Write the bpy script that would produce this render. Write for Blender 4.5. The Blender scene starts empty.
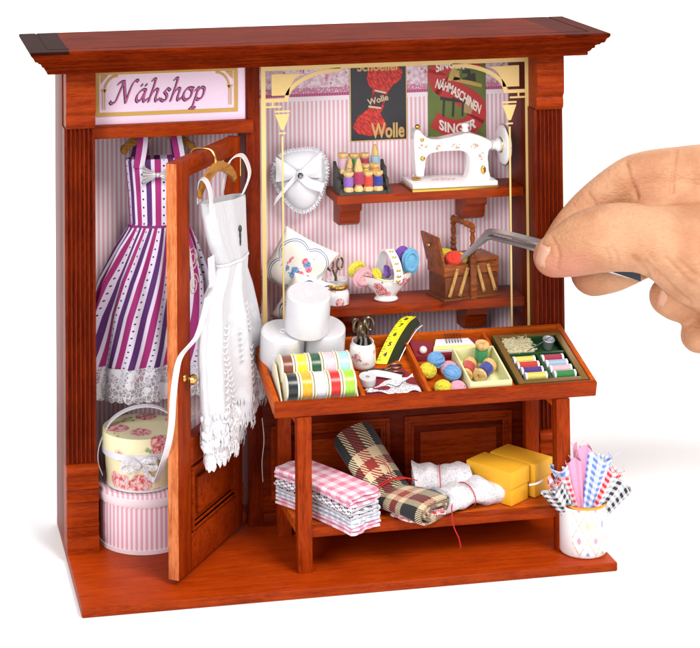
import bpy, bmesh, math, random
from mathutils import Vector, Matrix, Euler, noise as mnoise
S = bpy.context.scene
COL = S.collection
PI = math.pi
# ------------------------------------------------------------------ camera
cd = bpy.data.cameras.new('camera'); cam = bpy.data.objects.new('camera', cd); COL.objects.link(cam); S.camera = cam
cd.sensor_fit = 'HORIZONTAL'; cd.sensor_width = 36; cd.lens = 1900.26/700*36
cd.shift_x = (350-208.03)/700; cd.shift_y = -(324+286.04)/700
cd.clip_start = 1; cd.clip_end = 2000
cam.matrix_world = Matrix(((0.983369, 0.001936, -0.181607, -6.5725), (-0.181486, -0.027451, -0.98301, -57.3972),
                           (-0.006889, 0.999621, -0.026643, 25.2753), (0, 0, 0, 1)))
# ------------------------------------------------------------------ light (studio: white surround, soft boxes)
W = bpy.data.worlds.new('World'); S.world = W; W.use_nodes = True
W.node_tree.nodes['Background'].inputs[0].default_value = (0.97, 0.985, 1, 1)
W.node_tree.nodes['Background'].inputs[1].default_value = 0.58
def area(name, loc, target, size, power, col=(1, 1, 1)):
    l = bpy.data.lights.new(name, 'AREA'); l.shape = 'RECTANGLE'; l.size, l.size_y = size; l.energy = power; l.color = col
    o = bpy.data.objects.new(name, l); COL.objects.link(o); o.location = loc
    o.rotation_euler = (Vector(target)-Vector(loc)).to_track_quat('-Z', 'Y').to_euler()
    return o
area('softbox_key', (85, -138, 190), (8, 4, 6), (90, 90), 550000, (1, 0.97, 0.93))
area('softbox_fill', (-110, -150, 90), (8, 3, 7), (80, 80), 235000, (0.96, 0.98, 1))
S.view_settings.view_transform = 'Standard'; S.view_settings.look = 'None'
S.view_settings.exposure = 0.0; S.view_settings.gamma = 1.0
S.cycles.max_bounces = 8; S.cycles.transparent_max_bounces = 16
S.cycles.caustics_reflective = False; S.cycles.caustics_refractive = False
S.cycles.use_denoising = True

# ------------------------------------------------------------------ helpers: things and labels
def thing(name, label, cat, loc=(0, 0, 0), rotz=0.0, group=None, mtx=None):
    o = bpy.data.objects.new(name, None); COL.objects.link(o); o.empty_display_size = .2
    if mtx is not None: o.matrix_world = mtx
    else: o.location = loc; o.rotation_euler = (0, 0, rotz)
    o['label'] = label; o['category'] = cat
    if group: o['group'] = group
    return o
def tag(o, label, cat, group=None, kind=None):
    o['label'] = label; o['category'] = cat
    if group: o['group'] = group
    if kind: o['kind'] = kind
    return o
def dup(root, mtx=None, loc=None, rotz=0, label=None):
    r = root.copy(); COL.objects.link(r)
    if mtx is not None: r.matrix_world = mtx
    else: r.location = loc; r.rotation_euler = (0, 0, rotz)
    if label: r['label'] = label
    for ch in list(root.children):
        c = ch.copy(); COL.objects.link(c); c.parent = r
        for g in list(ch.children):
            d = g.copy(); COL.objects.link(d); d.parent = c
    return r
def remat(root, mapping):
    for o in [root]+list(root.children_recursive):
        if o.type == 'MESH':
            for i, s in enumerate(o.material_slots):
                if s.material and s.material.name in mapping:
                    o.data = o.data.copy(); o.data.materials[i] = mapping[s.material.name]

# tray frame: u across, v up the slope, w off its rim plane
TA = math.atan2(.95, 3.25); T0 = Vector((6.2, 1.0, 5.33))
def TM(u, v, w, rz=0.0, rx=0.0, ry=0.0):
    return Matrix.Translation(T0) @ Matrix.Rotation(TA, 4, 'X') @ Matrix.Translation((u, v, w)) @ Matrix.Rotation(rz, 4, 'Z') @ Matrix.Rotation(ry, 4, 'Y') @ Matrix.Rotation(rx, 4, 'X')
# door frame: local x from hinge to free edge, local y out of the outer face, z up
DM = Matrix(((-.581, .814, 0, 5.95), (-.814, -.581, 0, 4.95), (0, 0, 1, 0), (0, 0, 0, 1)))
def PM(loc, rz=0.0, rx=0.0, ry=0.0):
    return Matrix.Translation(loc) @ Matrix.Rotation(rz, 4, 'Z') @ Matrix.Rotation(ry, 4, 'Y') @ Matrix.Rotation(rx, 4, 'X')

# ------------------------------------------------------------------ helpers: geometry
class B:
    def __init__(s):
        s.bm = bmesh.new(); s.uv = s.bm.loops.layers.uv.new('UVMap')
    def _merge(s, t, mi, M):
        if M is not None: bmesh.ops.transform(t, matrix=M, verts=t.verts)
        for f in t.faces: f.material_index = mi
        me = bpy.data.meshes.new('tmp'); t.to_mesh(me); t.free()
        n0 = len(s.bm.faces); s.bm.from_mesh(me); bpy.data.meshes.remove(me)
        return s
    def box(s, x0, x1, y0, y1, z0, z1, bev=.015, mi=0, M=None, seg=2):
        t = bmesh.new(); bmesh.ops.create_cube(t, size=1)
        for v in t.verts:
            v.co = Vector(((x0+x1)/2+v.co.x*(x1-x0), (y0+y1)/2+v.co.y*(y1-y0), (z0+z1)/2+v.co.z*(z1-z0)))
        if bev: bmesh.ops.bevel(t, geom=t.edges[:], offset=bev, segments=seg, affect='EDGES', profile=.6)
        return s._merge(t, mi, M)
    def prism(s, pts, axis, a, b, bev=0, mi=0, M=None):
        t = bmesh.new()
        f = {'X': lambda p, q: (q, p[0], p[1]), 'Y': lambda p, q: (p[0], q, p[1]), 'Z': lambda p, q: (p[0], p[1], q)}[axis]
        va = [t.verts.new(f(p, a)) for p in pts]; vb = [t.verts.new(f(p, b)) for p in pts]
        n = len(pts)
        fa = t.faces.new(va); fb = t.faces.new(vb[::-1])
        for i in range(n): t.faces.new((va[i], vb[i], vb[(i+1) % n], va[(i+1) % n]))
        bmesh.ops.recalc_face_normals(t, faces=t.faces[:])
        if bev:
            es = [e for e in t.edges if (e in fa.edges[:] or e in fb.edges[:])]
            bmesh.ops.bevel(t, geom=es, offset=bev, segments=3, affect='EDGES', profile=.5)
        bmesh.ops.triangulate(t, faces=[f for f in t.faces if len(f.verts) > 4])
        return s._merge(t, mi, M)
    def surf(s, fn, nu, nv, cu=False, cv=False, mi=0, M=None, flip=False):
        g = []
        for j in range(nv+(0 if cv else 1)):
            row = []
            for i in range(nu+(0 if cu else 1)):
                p = Vector(fn(i/nu, j/nv))
                row.append(s.bm.verts.new(M @ p if M is not None else p))
            g.append(row)
        for j in range(nv):
            for i in range(nu):
                a = g[j][i]; b = g[j][(i+1) % len(g[0])]; c = g[(j+1) % len(g)][(i+1) % len(g[0])]; d = g[(j+1) % len(g)][i]
                q = (a, b, c, d) if not flip else (d, c, b, a)
                if len(set(q)) < 4: continue
                try: f = s.bm.faces.new(q)
                except ValueError: continue
                f.material_index = mi
                uvs = [(i/nu, j/nv), ((i+1)/nu, j/nv), ((i+1)/nu, (j+1)/nv), (i/nu, (j+1)/nv)]
                if flip: uvs = uvs[::-1]
                for l, w in zip(f.loops, uvs): l[s.uv].uv = w
        return s
    def lathe(s, prof, n=32, mi=0, M=None, c=(0, 0, 0)):
        P = prof; k = len(P)-1
        L = [0]
        for i in range(k): L.append(L[-1]+math.hypot(P[i+1][0]-P[i][0], P[i+1][1]-P[i][1]))
        def fn(u, v):
            i = min(int(round(v*k)), k); r, z = P[i]; a = 2*PI*u
            return (c[0]+max(r, 1e-4)*math.cos(a), c[1]+max(r, 1e-4)*math.sin(a), c[2]+z)
        return s.surf(fn, n, k, cu=True, mi=mi, M=M)
    def cyl(s, p0, p1, r0, r1=None, n=16, mi=0, M=None):
        r1 = r0 if r1 is None else r1
        p0 = Vector(p0); p1 = Vector(p1); d = p1-p0
        Q = Matrix.Translation(p0) @ d.to_track_quat('Z', 'Y').to_matrix().to_4x4()
        if M is not None: Q = M @ Q
        return s.lathe([(0, 0), (r0, 0), (r1, d.length), (0, d.length)], n, mi, Q)
    def tube(s, pts, r, n=8, closed=False, mi=0, M=None, flat=1.0, up=None):
        pts = [Vector(p) for p in pts]; m = len(pts)
        rr = r if isinstance(r, (list, tuple)) else [r]*m
        tang = []
        for i in range(m):
            a = pts[(i-1) % m] if closed or i > 0 else pts[0]; b = pts[(i+1) % m] if closed or i < m-1 else pts[-1]
            t = (b-a); tang.append(t.normalized() if t.length > 1e-9 else Vector((0, 0, 1)))
        up0 = Vector(up) if up else (Vector((0, 0, 1)) if abs(tang[0].z) < .9 else Vector((1, 0, 0)))
        nrm = (up0-tang[0]*up0.dot(tang[0])).normalized(); fr = []
        for i in range(m):
            nrm = (nrm-tang[i]*nrm.dot(tang[i]))
            nrm = nrm.normalized() if nrm.length > 1e-6 else tang[i].orthogonal().normalized()
            fr.append((nrm.copy(), tang[i].cross(nrm)))
        def fn(u, v):
            if closed: i = int(round(v*m)) % m
            else: i = int(round(v*(m-1)))
            a = 2*PI*u; N, Bn = fr[i]
            return pts[i]+N*math.cos(a)*rr[i]*flat+Bn*math.sin(a)*rr[i]
        if closed: s.surf(fn, n, m, cu=True, cv=True, mi=mi, M=M)
        else:
            s.surf(fn, n, m-1, cu=True, mi=mi, M=M)
            for i, sg in ((0, -1), (m-1, 1)):
                s.surf(lambda u, v, i=i: pts[i]+(fr[i][0]*math.cos(2*PI*u)*flat+fr[i][1]*math.sin(2*PI*u))*rr[i]*max(1-v, .01)+tang[i]*sg*rr[i]*.35*math.sin(v*PI/2)*flat, n, 2, cu=True, mi=mi, M=M)
        return s
    def ribbon(s, pts, wv, th=.02, mi=0, M=None):
        # band along pts, wv = width vector (or list), with a small thickness
        pts = [Vector(p) for p in pts]; m = len(pts)
        ws = [Vector(w) for w in wv] if isinstance(wv, list) else [Vector(wv)]*m
        def fn(u, v):
            i = int(round(v*(m-1))); t = (pts[min(i+1, m-1)]-pts[max(i-1, 0)]).normalized()
            nn = t.cross(ws[i]).normalized()*th/2; k = int(round(u*4)) % 4
            sg = [(-.5, 1), (.5, 1), (.5, -1), (-.5, -1)][k]
            return pts[i]+ws[i]*sg[0]+nn*sg[1]
        s.surf(fn, 4, m-1, cu=True, mi=mi, M=M)
        for e in (0, 1):
            vs = [s.bm.verts.new((M @ Vector(fn(k/4, e))) if M is not None else fn(k/4, e)) for k in range(4)]
            f = s.bm.faces.new(vs if e else vs[::-1]); f.material_index = mi
        return s
    def sphere(s, c, r, n=16, m=10, mi=0, M=None, sc=(1, 1, 1)):
        return s.surf(lambda u, v: (c[0]+r*sc[0]*math.cos(2*PI*u)*max(math.sin(PI*v), 1e-3), c[1]+r*sc[1]*math.sin(2*PI*u)*max(math.sin(PI*v), 1e-3), c[2]-r*sc[2]*math.cos(PI*v)), n, m, cu=True, mi=mi, M=M)
    def text(s, txt, size, M, th=.01, bold=0.0, shear=0.0, warp=None, align='CENTER', mi=0, space=1.0):
        cu = bpy.data.curves.new('t', 'FONT'); cu.body = txt; cu.size = size; cu.extrude = th/2; cu.offset = bold
        cu.shear = shear; cu.align_x = align; cu.align_y = 'CENTER'; cu.space_character = space; cu.resolution_u = 4
        o = bpy.data.objects.new('t', cu); COL.objects.link(o)
        me = bpy.data.meshes.new_from_object(o.evaluated_get(bpy.context.evaluated_depsgraph_get()))
        bpy.data.objects.remove(o); bpy.data.curves.remove(cu)
        for v in me.vertices:
            p = v.co.copy()
            if warp: p = Vector(warp(p))
            v.co = M @ p
        n0 = len(s.bm.faces); s.bm.from_mesh(me); s.bm.faces.ensure_lookup_table()
        for f in s.bm.faces[n0:]: f.material_index = mi
        bpy.data.meshes.remove(me)
        return s
def obj(name, b, m, parent=None, ang=35, weld=True, rec=True, M=None):
    if weld: bmesh.ops.remove_doubles(b.bm, verts=b.bm.verts, dist=2e-4)
    if rec: bmesh.ops.recalc_face_normals(b.bm, faces=b.bm.faces)
    me = bpy.data.meshes.new(name); b.bm.to_mesh(me); b.bm.free()
    for mm in (m if isinstance(m, (list, tuple)) else [m]): me.materials.append(mm)
    me.shade_smooth(); me.set_sharp_from_angle(angle=math.radians(ang))
    o = bpy.data.objects.new(name, me); COL.objects.link(o)
    if parent: o.parent = parent
    if M is not None: o.matrix_local = M
    return o
def bez(pts, n=8):
    # Catmull-Rom through points
    P = [Vector(p) for p in pts]; out = []
    for i in range(len(P)-1):
        a = P[max(i-1, 0)]; b = P[i]; c = P[i+1]; d = P[min(i+2, len(P)-1)]
        for k in range(n):
            t = k/n
            out.append(.5*((2*b)+(c-a)*t+(2*a-5*b+4*c-d)*t*t+(3*b-a-3*c+d)*t**3))
    out.append(P[-1]); return out
def lerp(a, b, t): return a+(b-a)*t
def interp(tab, t):
    # tab: [(t, value or tuple)], piecewise smooth
    if t <= tab[0][0]: return tab[0][1]
    for (t0, a), (t1, b) in zip(tab, tab[1:]):
        if t <= t1:
            k = (t-t0)/(t1-t0)
            return tuple(lerp(x, y, k) for x, y in zip(a, b)) if isinstance(a, tuple) else lerp(a, b, k)
    return tab[-1][1]

# ------------------------------------------------------------------ helpers: materials
def C(h):
    h = h.lstrip('#'); o = []
    for i in (0, 2, 4):
        c = int(h[i:i+2], 16)/255; o.append(c/12.92 if c <= .04045 else ((c+.055)/1.055)**2.4)
    return (*o, 1)
class V:
    def __init__(s, nt, k): s.nt = nt; s.k = k
    def _m(s, op, o=None, o2=None):
        n = s.nt.nodes.new('ShaderNodeMath'); n.operation = op
        for i, x in enumerate((s, o, o2)):
            if x is None: continue
            if isinstance(x, V): s.nt.links.new(x.k, n.inputs[i])
            else: n.inputs[i].default_value = x
        return V(s.nt, n.outputs[0])
    def __add__(s, o): return s._m('ADD', o)
    __radd__ = __add__
    def __sub__(s, o): return s._m('SUBTRACT', o)
    def __rsub__(s, o): return (s*-1)+o
    def __mul__(s, o): return s._m('MULTIPLY', o)
    __rmul__ = __mul__
    def __truediv__(s, o): return s._m('DIVIDE', o)
    def frac(s): return s._m('FRACT')
    def floor(s): return s._m('FLOOR')
    def sin(s): return s._m('SINE')
    def abs(s): return s._m('ABSOLUTE')
    def gt(s, o): return s._m('GREATER_THAN', o)
    def lt(s, o): return s._m('LESS_THAN', o)
    def max(s, o): return s._m('MAXIMUM', o)
    def min(s, o): return s._m('MINIMUM', o)
    def pow(s, o): return s._m('POWER', o)
    def smooth(s, a, b):
        n = s.nt.nodes.new('ShaderNodeMapRange'); n.interpolation_type = 'SMOOTHSTEP'
        s.nt.links.new(s.k, n.inputs[0]); n.inputs[1].default_value = a; n.inputs[2].default_value = b
        return V(s.nt, n.outputs[0])
class NB:
    def __init__(s, name):
        s.m = bpy.data.materials.new(name); s.m.use_nodes = True; s.nt = s.m.node_tree
        s.bsdf = s.nt.nodes['Principled BSDF']; s.out = s.nt.nodes['Material Output']
        s.tc = s.nt.nodes.new('ShaderNodeTexCoord')
    def xyz(s, kind='Object'):
        n = s.nt.nodes.new('ShaderNodeSeparateXYZ'); s.nt.links.new(s.tc.outputs[kind], n.inputs[0])
        return [V(s.nt, n.outputs[i]) for i in range(3)]
    def vec(s, x, y, z=0.0):
        n = s.nt.nodes.new('ShaderNodeCombineXYZ')
        for i, q in enumerate((x, y, z)): s._in(n.inputs[i], q)
        return V(s.nt, n.outputs[0])
    def _in(s, sock, q):
        if isinstance(q, V): s.nt.links.new(q.k, sock)
        else: sock.default_value = q
    def noise(s, vec, scale=1, detail=3, rough=.5, dist=0.0, color=False):
        n = s.nt.nodes.new('ShaderNodeTexNoise'); s._in(n.inputs['Vector'], vec); n.inputs['Scale'].default_value = scale
        n.inputs['Detail'].default_value = detail; n.inputs['Roughness'].default_value = rough; n.inputs['Distortion'].default_value = dist
        return V(s.nt, n.outputs['Color' if color else 'Fac'])
    def voro(s, vec, scale=1, feature='F1', rnd=1.0, out='Distance'):
        n = s.nt.nodes.new('ShaderNodeTexVoronoi'); n.feature = feature; s._in(n.inputs['Vector'], vec); n.inputs['Scale'].default_value = scale
        n.inputs['Randomness'].default_value = rnd
        return V(s.nt, n.outputs[out])
    def objvec(s, kind='Object'): return V(s.nt, s.tc.outputs[kind])
    def mix(s, f, a, b):
        n = s.nt.nodes.new('ShaderNodeMix'); n.data_type = 'RGBA'
        s._in(n.inputs[0], f); s._in(n.inputs[6], a); s._in(n.inputs[7], b)
        return V(s.nt, n.outputs[2])
    def set(s, color=None, rough=.5, metal=0.0, bump=None, bstr=.3, bdist=.02, coat=0.0, sheen=0.0, trans=0.0, alpha=None, ior=None, sss=0.0, sssr=None, spec=None, aniso=0.0):
        b = s.bsdf.inputs
        s._in(b['Base Color'], color); s._in(b['Roughness'], rough); s._in(b['Metallic'], metal)
        b['Coat Weight'].default_value = coat; b['Coat Roughness'].default_value = .12
        b['Sheen Weight'].default_value = sheen; b['Transmission Weight'].default_value = trans
        if ior: b['IOR'].default_value = ior
        if spec is not None: b['Specular IOR Level'].default_value = spec
        if aniso: b['Anisotropic'].default_value = aniso
        if sss:
            b['Subsurface Weight'].default_value = sss; b['Subsurface Scale'].default_value = .15
            b['Subsurface Radius'].default_value = sssr or (1, .4, .2)
        if alpha is not None: s._in(b['Alpha'], alpha)
        if bump is not None:
            n = s.nt.nodes.new('ShaderNodeBump'); n.inputs['Strength'].default_value = bstr; n.inputs['Distance'].default_value = bdist
            s._in(n.inputs['Height'], bump); s.nt.links.new(n.outputs[0], b['Normal'])
        return s.m
def plain(name, h, rough=.5, metal=0.0, coat=0.0, sheen=0.0, var=.08, scale=6, bstr=.1, sss=0.0, trans=0.0, ior=None):
    n = NB(name); c = C(h); d = tuple(x*(1-var*2.2) for x in c[:3])+(1,)
    f = n.noise(n.objvec(), scale, 4)
    return n.set(n.mix(f, d, c), rough, metal, bump=n.noise(n.objvec(), scale*8, 3), bstr=bstr, bdist=.01, coat=coat, sheen=sheen, sss=sss, trans=trans, ior=ior)
def wood(name, axis, c0, c1, c2, rough=.36, scale=1.0, coat=.0, dark_ends=False):
    n = NB(name); x, y, z = n.xyz()
    st = {'X': (.1, 1.3, 1.3), 'Y': (1.3, .1, 1.3), 'Z': (1.3, 1.3, .1)}[axis]
    v = n.vec(x*st[0]*scale, y*st[1]*scale, z*st[2]*scale)
    g = n.noise(v, 5, 6, .62, .6); fine = n.noise(v, 34, 4, .7); blot = n.noise(n.objvec(), .9, 3)
    t = (g*.35+blot*.45+fine*.4).smooth(.35, .85)
    c = n.mix(t, C(c0), C(c1)); c = n.mix((fine*g).smooth(.1, .3), C(c2), c)
    pore = n.noise(v, 70, 2, .8).smooth(.60, .74)
    c = n.mix(pore*.4, c, tuple(q*.35 for q in C(c0)[:3])+(1,))
    if dark_ends:
        e = n.noise(n.objvec(), 3, 2)*.15
        m = (x+e).lt(.13).max((x*-1+e).lt(-16.55)*.55)*z.gt(16.1)  # top face darker near both ends, weaker at the right
        c = n.mix(m*.9, c, C('#1d0d0b'))
    return n.set(c, (fine*.25+rough-.1), spec=.3, ior=1.22, bump=fine*.5+g*.3, bstr=.14, bdist=.02, coat=coat)
M = {}
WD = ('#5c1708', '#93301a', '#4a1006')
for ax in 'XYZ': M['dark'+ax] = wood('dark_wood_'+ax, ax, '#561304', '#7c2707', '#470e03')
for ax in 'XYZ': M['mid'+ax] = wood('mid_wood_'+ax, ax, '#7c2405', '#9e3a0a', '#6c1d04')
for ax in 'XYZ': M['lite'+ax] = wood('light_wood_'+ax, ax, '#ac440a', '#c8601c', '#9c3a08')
M['crown'] = wood('crown_wood', 'X', '#561304', '#7c2707', '#470e03', dark_ends=True)
M['crown'].node_tree.nodes['Principled BSDF'].inputs['IOR'].default_value = 1.04
M['gold'] = plain('gold', '#e0b050', .22, 1.0, var=.05)
M['goldpaint'] = plain('gold_paint', '#e2c07c', .5, .0, var=.04, bstr=.02)
M['brass'] = plain('brass', '#d9b36a', .2, 1.0, var=.05)
M['bronze'] = plain('bronze', '#8f8068', .3, 1.0, var=.2)
M['steel'] = plain('steel', '#a9adb3', .2, 1.0, var=.06)
M['pearl'] = plain('pearl', '#e9dcdc', .15, 0, coat=1, var=.03, bstr=0)
# wallpaper
def wallpaper():
    n = NB('striped_wallpaper'); x, y, z = n.xyz()
    s = ((x*(2*PI/.155)).sin()).smooth(-.25, .3)
    c = n.mix(s, C('#f8ecf1'), C('#e9b4c1'))
    # printed border of roses with a deep pink edge line
    v = n.vec(x, z, 0.0)
    fl = n.voro(v, 3.2); rose = fl.smooth(.34, .22)
    pet = n.noise(v, 16, 3, .6)
    bc = n.mix(n.noise(v, 7, 4).smooth(.4, .6), C('#f0dfe8'), C('#dab0c1'))
    bc = n.mix(rose, bc, n.mix(pet.smooth(.4, .6), C('#b4506e'), C('#edc4cf')))
    lf = n.voro(n.vec(x+3.1, z+1.7, 0.0), 4.4); bc = n.mix(lf.smooth(.2, .12), bc, C('#8d7f78'))
    lace = ((z-13.98).abs()).lt(.09); lc = n.mix((n.voro(v, 14)).smooth(.25, .4), C('#f0dbe4'), C('#c9809f'))
    bc = n.mix(lace, bc, lc)
    bc = n.mix(z.lt(13.885), bc, C('#f8e8f0'))
    dots = ((x*(2*PI/.09)).sin()).gt(0.0)
    ln = ((z-13.83).abs()).lt(.055)
    bc = n.mix(ln, bc, n.mix(dots*.5, C('#b03a72'), C('#d889ad')))
    c = n.mix(z.gt(13.62), c, bc)
    return n.set(c, .7, bump=n.noise(n.objvec(), 30, 2), bstr=.05)
M['paper'] = wallpaper()
def ceramic(name, base='#f0efee', scale=2.2, roses='#c9566a', dens=.3, off=0.0, kind='Object', zr=None, blue=False):
    n = NB(name); x, y, z = n.xyz(kind)
    v = n.vec(x+off, y+off*.7, z)
    w = n.noise(v, 5, 2, .5, color=True)
    d = n.voro(v, scale); m = d.smooth(dens+.04, dens-.04)
    pet = n.noise(v, scale*7, 2, .6, 1.0)
    cell = V(n.nt, n.voro(v, scale, out='Color').k)
    rose = n.mix(pet.smooth(.38, .6), C(roses), C('#eec3c4'))
    c = n.mix(m, C(base), rose)
    v2 = n.vec(x+off+.21, y+off*.7+.13, z+.17)
    d2 = n.voro(v2, scale*2.1); leaf = (d2.smooth(.25, .16))*(1-m)*(d.smooth(dens+.28, dens+.1))
    c = n.mix(leaf, c, C('#7f9b6a'))
    if blue:
        d3 = n.voro(n.vec(x+off+.5, y+.5, z+.4), scale*1.7); c = n.mix(d3.smooth(.2, .14)*(1-m), c, C('#5f7fc0'))
    if zr:
        mk = z.gt(zr[0])*z.lt(zr[1]); c = n.mix(mk, C(base), c)
    return n.set(c, .12, coat=.6, bump=None)
M['porc'] = plain('white_porcelain', '#f1f0f0', .12, coat=.6, var=.01, bstr=0)

# ================================================================== SETTING
sw = [(-300, 0)]+[(24+45*math.sin(a*PI/2/16), 45-45*math.cos(a*PI/2/16)) for a in range(17)]+[(69, 140)]
b = B(); b.surf(lambda u, v: (-260+520*u, sw[int(round(v*(len(sw)-1)))][0], -.285+sw[int(round(v*(len(sw)-1)))][1]), 4, len(sw)-1)
g = obj('ground', b, plain('white_table_surface', '#fafafa', .9, var=.0, bstr=0), ang=60); g['kind'] = 'structure'; g['label'] = 'plain white studio sweep under and behind the cabinet'

# ================================================================== SHOP CABINET
shop = thing('shop_display_cabinet', 'reddish brown wooden miniature sewing shop front with cornice, open door, sign and shelves', 'display cabinet')
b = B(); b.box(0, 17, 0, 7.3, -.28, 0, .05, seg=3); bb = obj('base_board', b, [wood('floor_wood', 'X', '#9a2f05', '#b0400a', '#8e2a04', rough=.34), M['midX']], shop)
for p_ in bb.data.polygons: p_.material_index = 0 if p_.normal.z > .8 else 1  # top brighter than the sides: light from above put into the wood colour
def pilaster(x0):
    pts = [(x0, 5.0), (x0, 4.3)]
    n = 6; w = 1.0; m = .07; pitch = (w-2*m)/n
    for i in range(n):
        c = x0+m+pitch*(i+.5); r = pitch*.33
        for k in range(5):
            a = PI-PI*k/4; pts.append((c+r*math.cos(a), 4.3+1.7*r*math.sin(a)))
    pts += [(x0+w, 4.3), (x0+w, 5.0)]
    b = B(); b.prism(pts, 'Z', 2.7, 13.5)
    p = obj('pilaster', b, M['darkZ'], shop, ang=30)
    cp = [(5.0, 15.38), (4.12, 15.38), (4.08, 15.3), (4.08, 14.25), (4.09, 14.12), (4.13, 14.02), (4.19, 13.97), (4.2, 13.9), (4.17, 13.85), (4.17, 13.68), (4.2, 13.58), (4.27, 13.5), (5.0, 13.5)]
    b = B(); b.prism(cp, 'X', x0+.04, x0+1.0, .015); obj('capital', b, M['midX'], p)
    pp = [(5.0, 0), (3.98, 0), (3.98, .44), (4.0, .5), (4.11, .53), (4.11, .8), (4.03, .84), (4.03, .9), (4.15, .94), (4.15, 1.56), (4.03, 1.62), (4.03, 1.7), (4.16, 1.75), (4.16, 1.98), (4.04, 2.03), (4.04, 2.11), (4.17, 2.16), (4.17, 2.38),
          (4.06, 2.46), (4.03, 2.55), (4.06, 2.65), (4.14, 2.72), (4.3, 2.74), (5.0, 2.74)]
    b = B(); b.prism(pp, 'X', x0-.0, x0+1.04, .012); obj('plinth', b, M['midX'], p)
pilaster(0.0); pilaster(15.98)
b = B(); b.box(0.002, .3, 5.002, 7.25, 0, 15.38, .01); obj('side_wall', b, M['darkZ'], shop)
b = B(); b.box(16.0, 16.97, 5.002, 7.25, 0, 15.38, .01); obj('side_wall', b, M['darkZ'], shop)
b = B(); b.box(.3, 16.0, 6.95, 7.22, 0, 15.38, 0); obj('back_wall', b, M['paper'], shop)
b = B(); b.box(.3, 16.0, 4.4, 7.2, 15.39, 15.6, 0); obj('ceiling_board', b, M['darkX'], shop)
b = B(); b.box(6.14, 6.62, 5.0, 5.4, 0, 15.38, .02); obj('middle_post', b, M['darkZ'], shop)
b = B(); b.box(6.25, 6.5, 5.4, 6.95, 0, 15.38, 0); obj('partition_wall', b, M['darkZ'], shop)
# cornice, one moulding mitred round front and sides
b = B()
prof = [(.42, 15.4), (.6, 15.4), (.62, 15.43), (.62, 15.52), (.66, 15.54), (.7, 15.58), (.73, 15.64), (.8, 15.67), (.81, 15.75), (.86, 15.78), (.93, 15.8), (.96, 15.85), (1.04, 15.87), (1.07, 15.92),
        (1.1, 16.0), (1.17, 16.06), (1.2, 16.12), (1.2, 16.18), (1.18, 16.2), (.66, 16.2), (.64, 16.18), (.6, 16.18), (.58, 16.2)]
def loop(o, z): return [(-o, 7.35, z), (-o, 4.15-o, z), (17+o, 4.15-o, z), (17+o, 7.35, z)]
def lf(u, v):
    i = int(round(v*(len(prof)-1))); L = loop(*prof[i]); k = int(round(u*3)); return L[k]
b.surf(lf, 3, len(prof)-1)
o_, z_ = prof[-1]; L = loop(o_, z_); f = b.bm.faces.new([b.bm.verts.new(p) for p in L])
L = loop(.42, 15.4); f = b.bm.faces.new([b.bm.verts.new(p) for p in L][::-1])
L1 = [loop(o, z)[0] for o, z in prof]; L2 = [loop(o, z)[3] for o, z in prof]
b.bm.faces.new([b.bm.verts.new(p) for p in L1+L2[::-1]])
obj('cornice', b, M['crown'], shop, ang=25)
# lintel and sign
b = B(); b.box(1.06, 6.36, 4.82, 5.3, 13.03, 13.46, .025); obj('lintel', b, M['midX'], shop)
b = B(); b.box(1.0, 6.14, 5.06, 5.14, 13.46, 15.38, 0)
sign = obj('sign_board', b, plain('sign_lilac_card', '#ecd0e4', .6, var=.02, bstr=.02), shop)
def rect_frame(b, x0, x1, z0, z1, w, y0, y1, mi=0):
    b.box(x0, x1, y0, y1, z1-w, z1, 0, mi); b.box(x0, x1, y0, y1, z0, z0+w, 0, mi)
    b.box(x0, x0+w, y0, y1, z0+w, z1-w, 0, mi); b.box(x1-w, x1, y0, y1, z0+w, z1-w, 0, mi)
def arc_band(b, cx, cz, r0, r1, a0, a1, y0, y1, n=14, sx=1.0, sz=1.0):
    pts = [(cx+sx*r1*math.cos(lerp(a0, a1, k/n)), cz+sz*r1*math.sin(lerp(a0, a1, k/n))) for k in range(n+1)]
    pts += [(cx+sx*r0*math.cos(lerp(a1, a0, k/n)), cz+sz*r0*math.sin(lerp(a1, a0, k/n))) for k in range(n+1)]
    b.prism(pts, 'Y', y0, y1)
b = B(); rect_frame(b, 1.12, 5.88, 13.72, 15.2, .12, 5.035, 5.06)
for sx, x in ((1, 1.24), (-1, 5.76)):
    arc_band(b, x+sx*.62, 14.5, .42, .48, PI if sx > 0 else 0, PI/2, 5.037, 5.06, sz=1.2)
    for q in (0.1, .17):
        a, c = sorted((x+sx*q, x+sx*(q+.025))); b.box(a, c, 5.037, 5.06, 13.95, 14.55, 0)
    a, c = sorted((x+sx*.06, x+sx*.24)); b.box(a, c, 5.037, 5.06, 14.55, 14.6, 0)
    b.prism([(x+sx*.05, 14.8), (x+sx*.3, 15.06), (x+sx*.05, 15.06)], 'Y', 5.037, 5.06)
obj('gold_border', b, plain('sign_gold_print', '#c89c46', .5, var=.06), sign)
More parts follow.
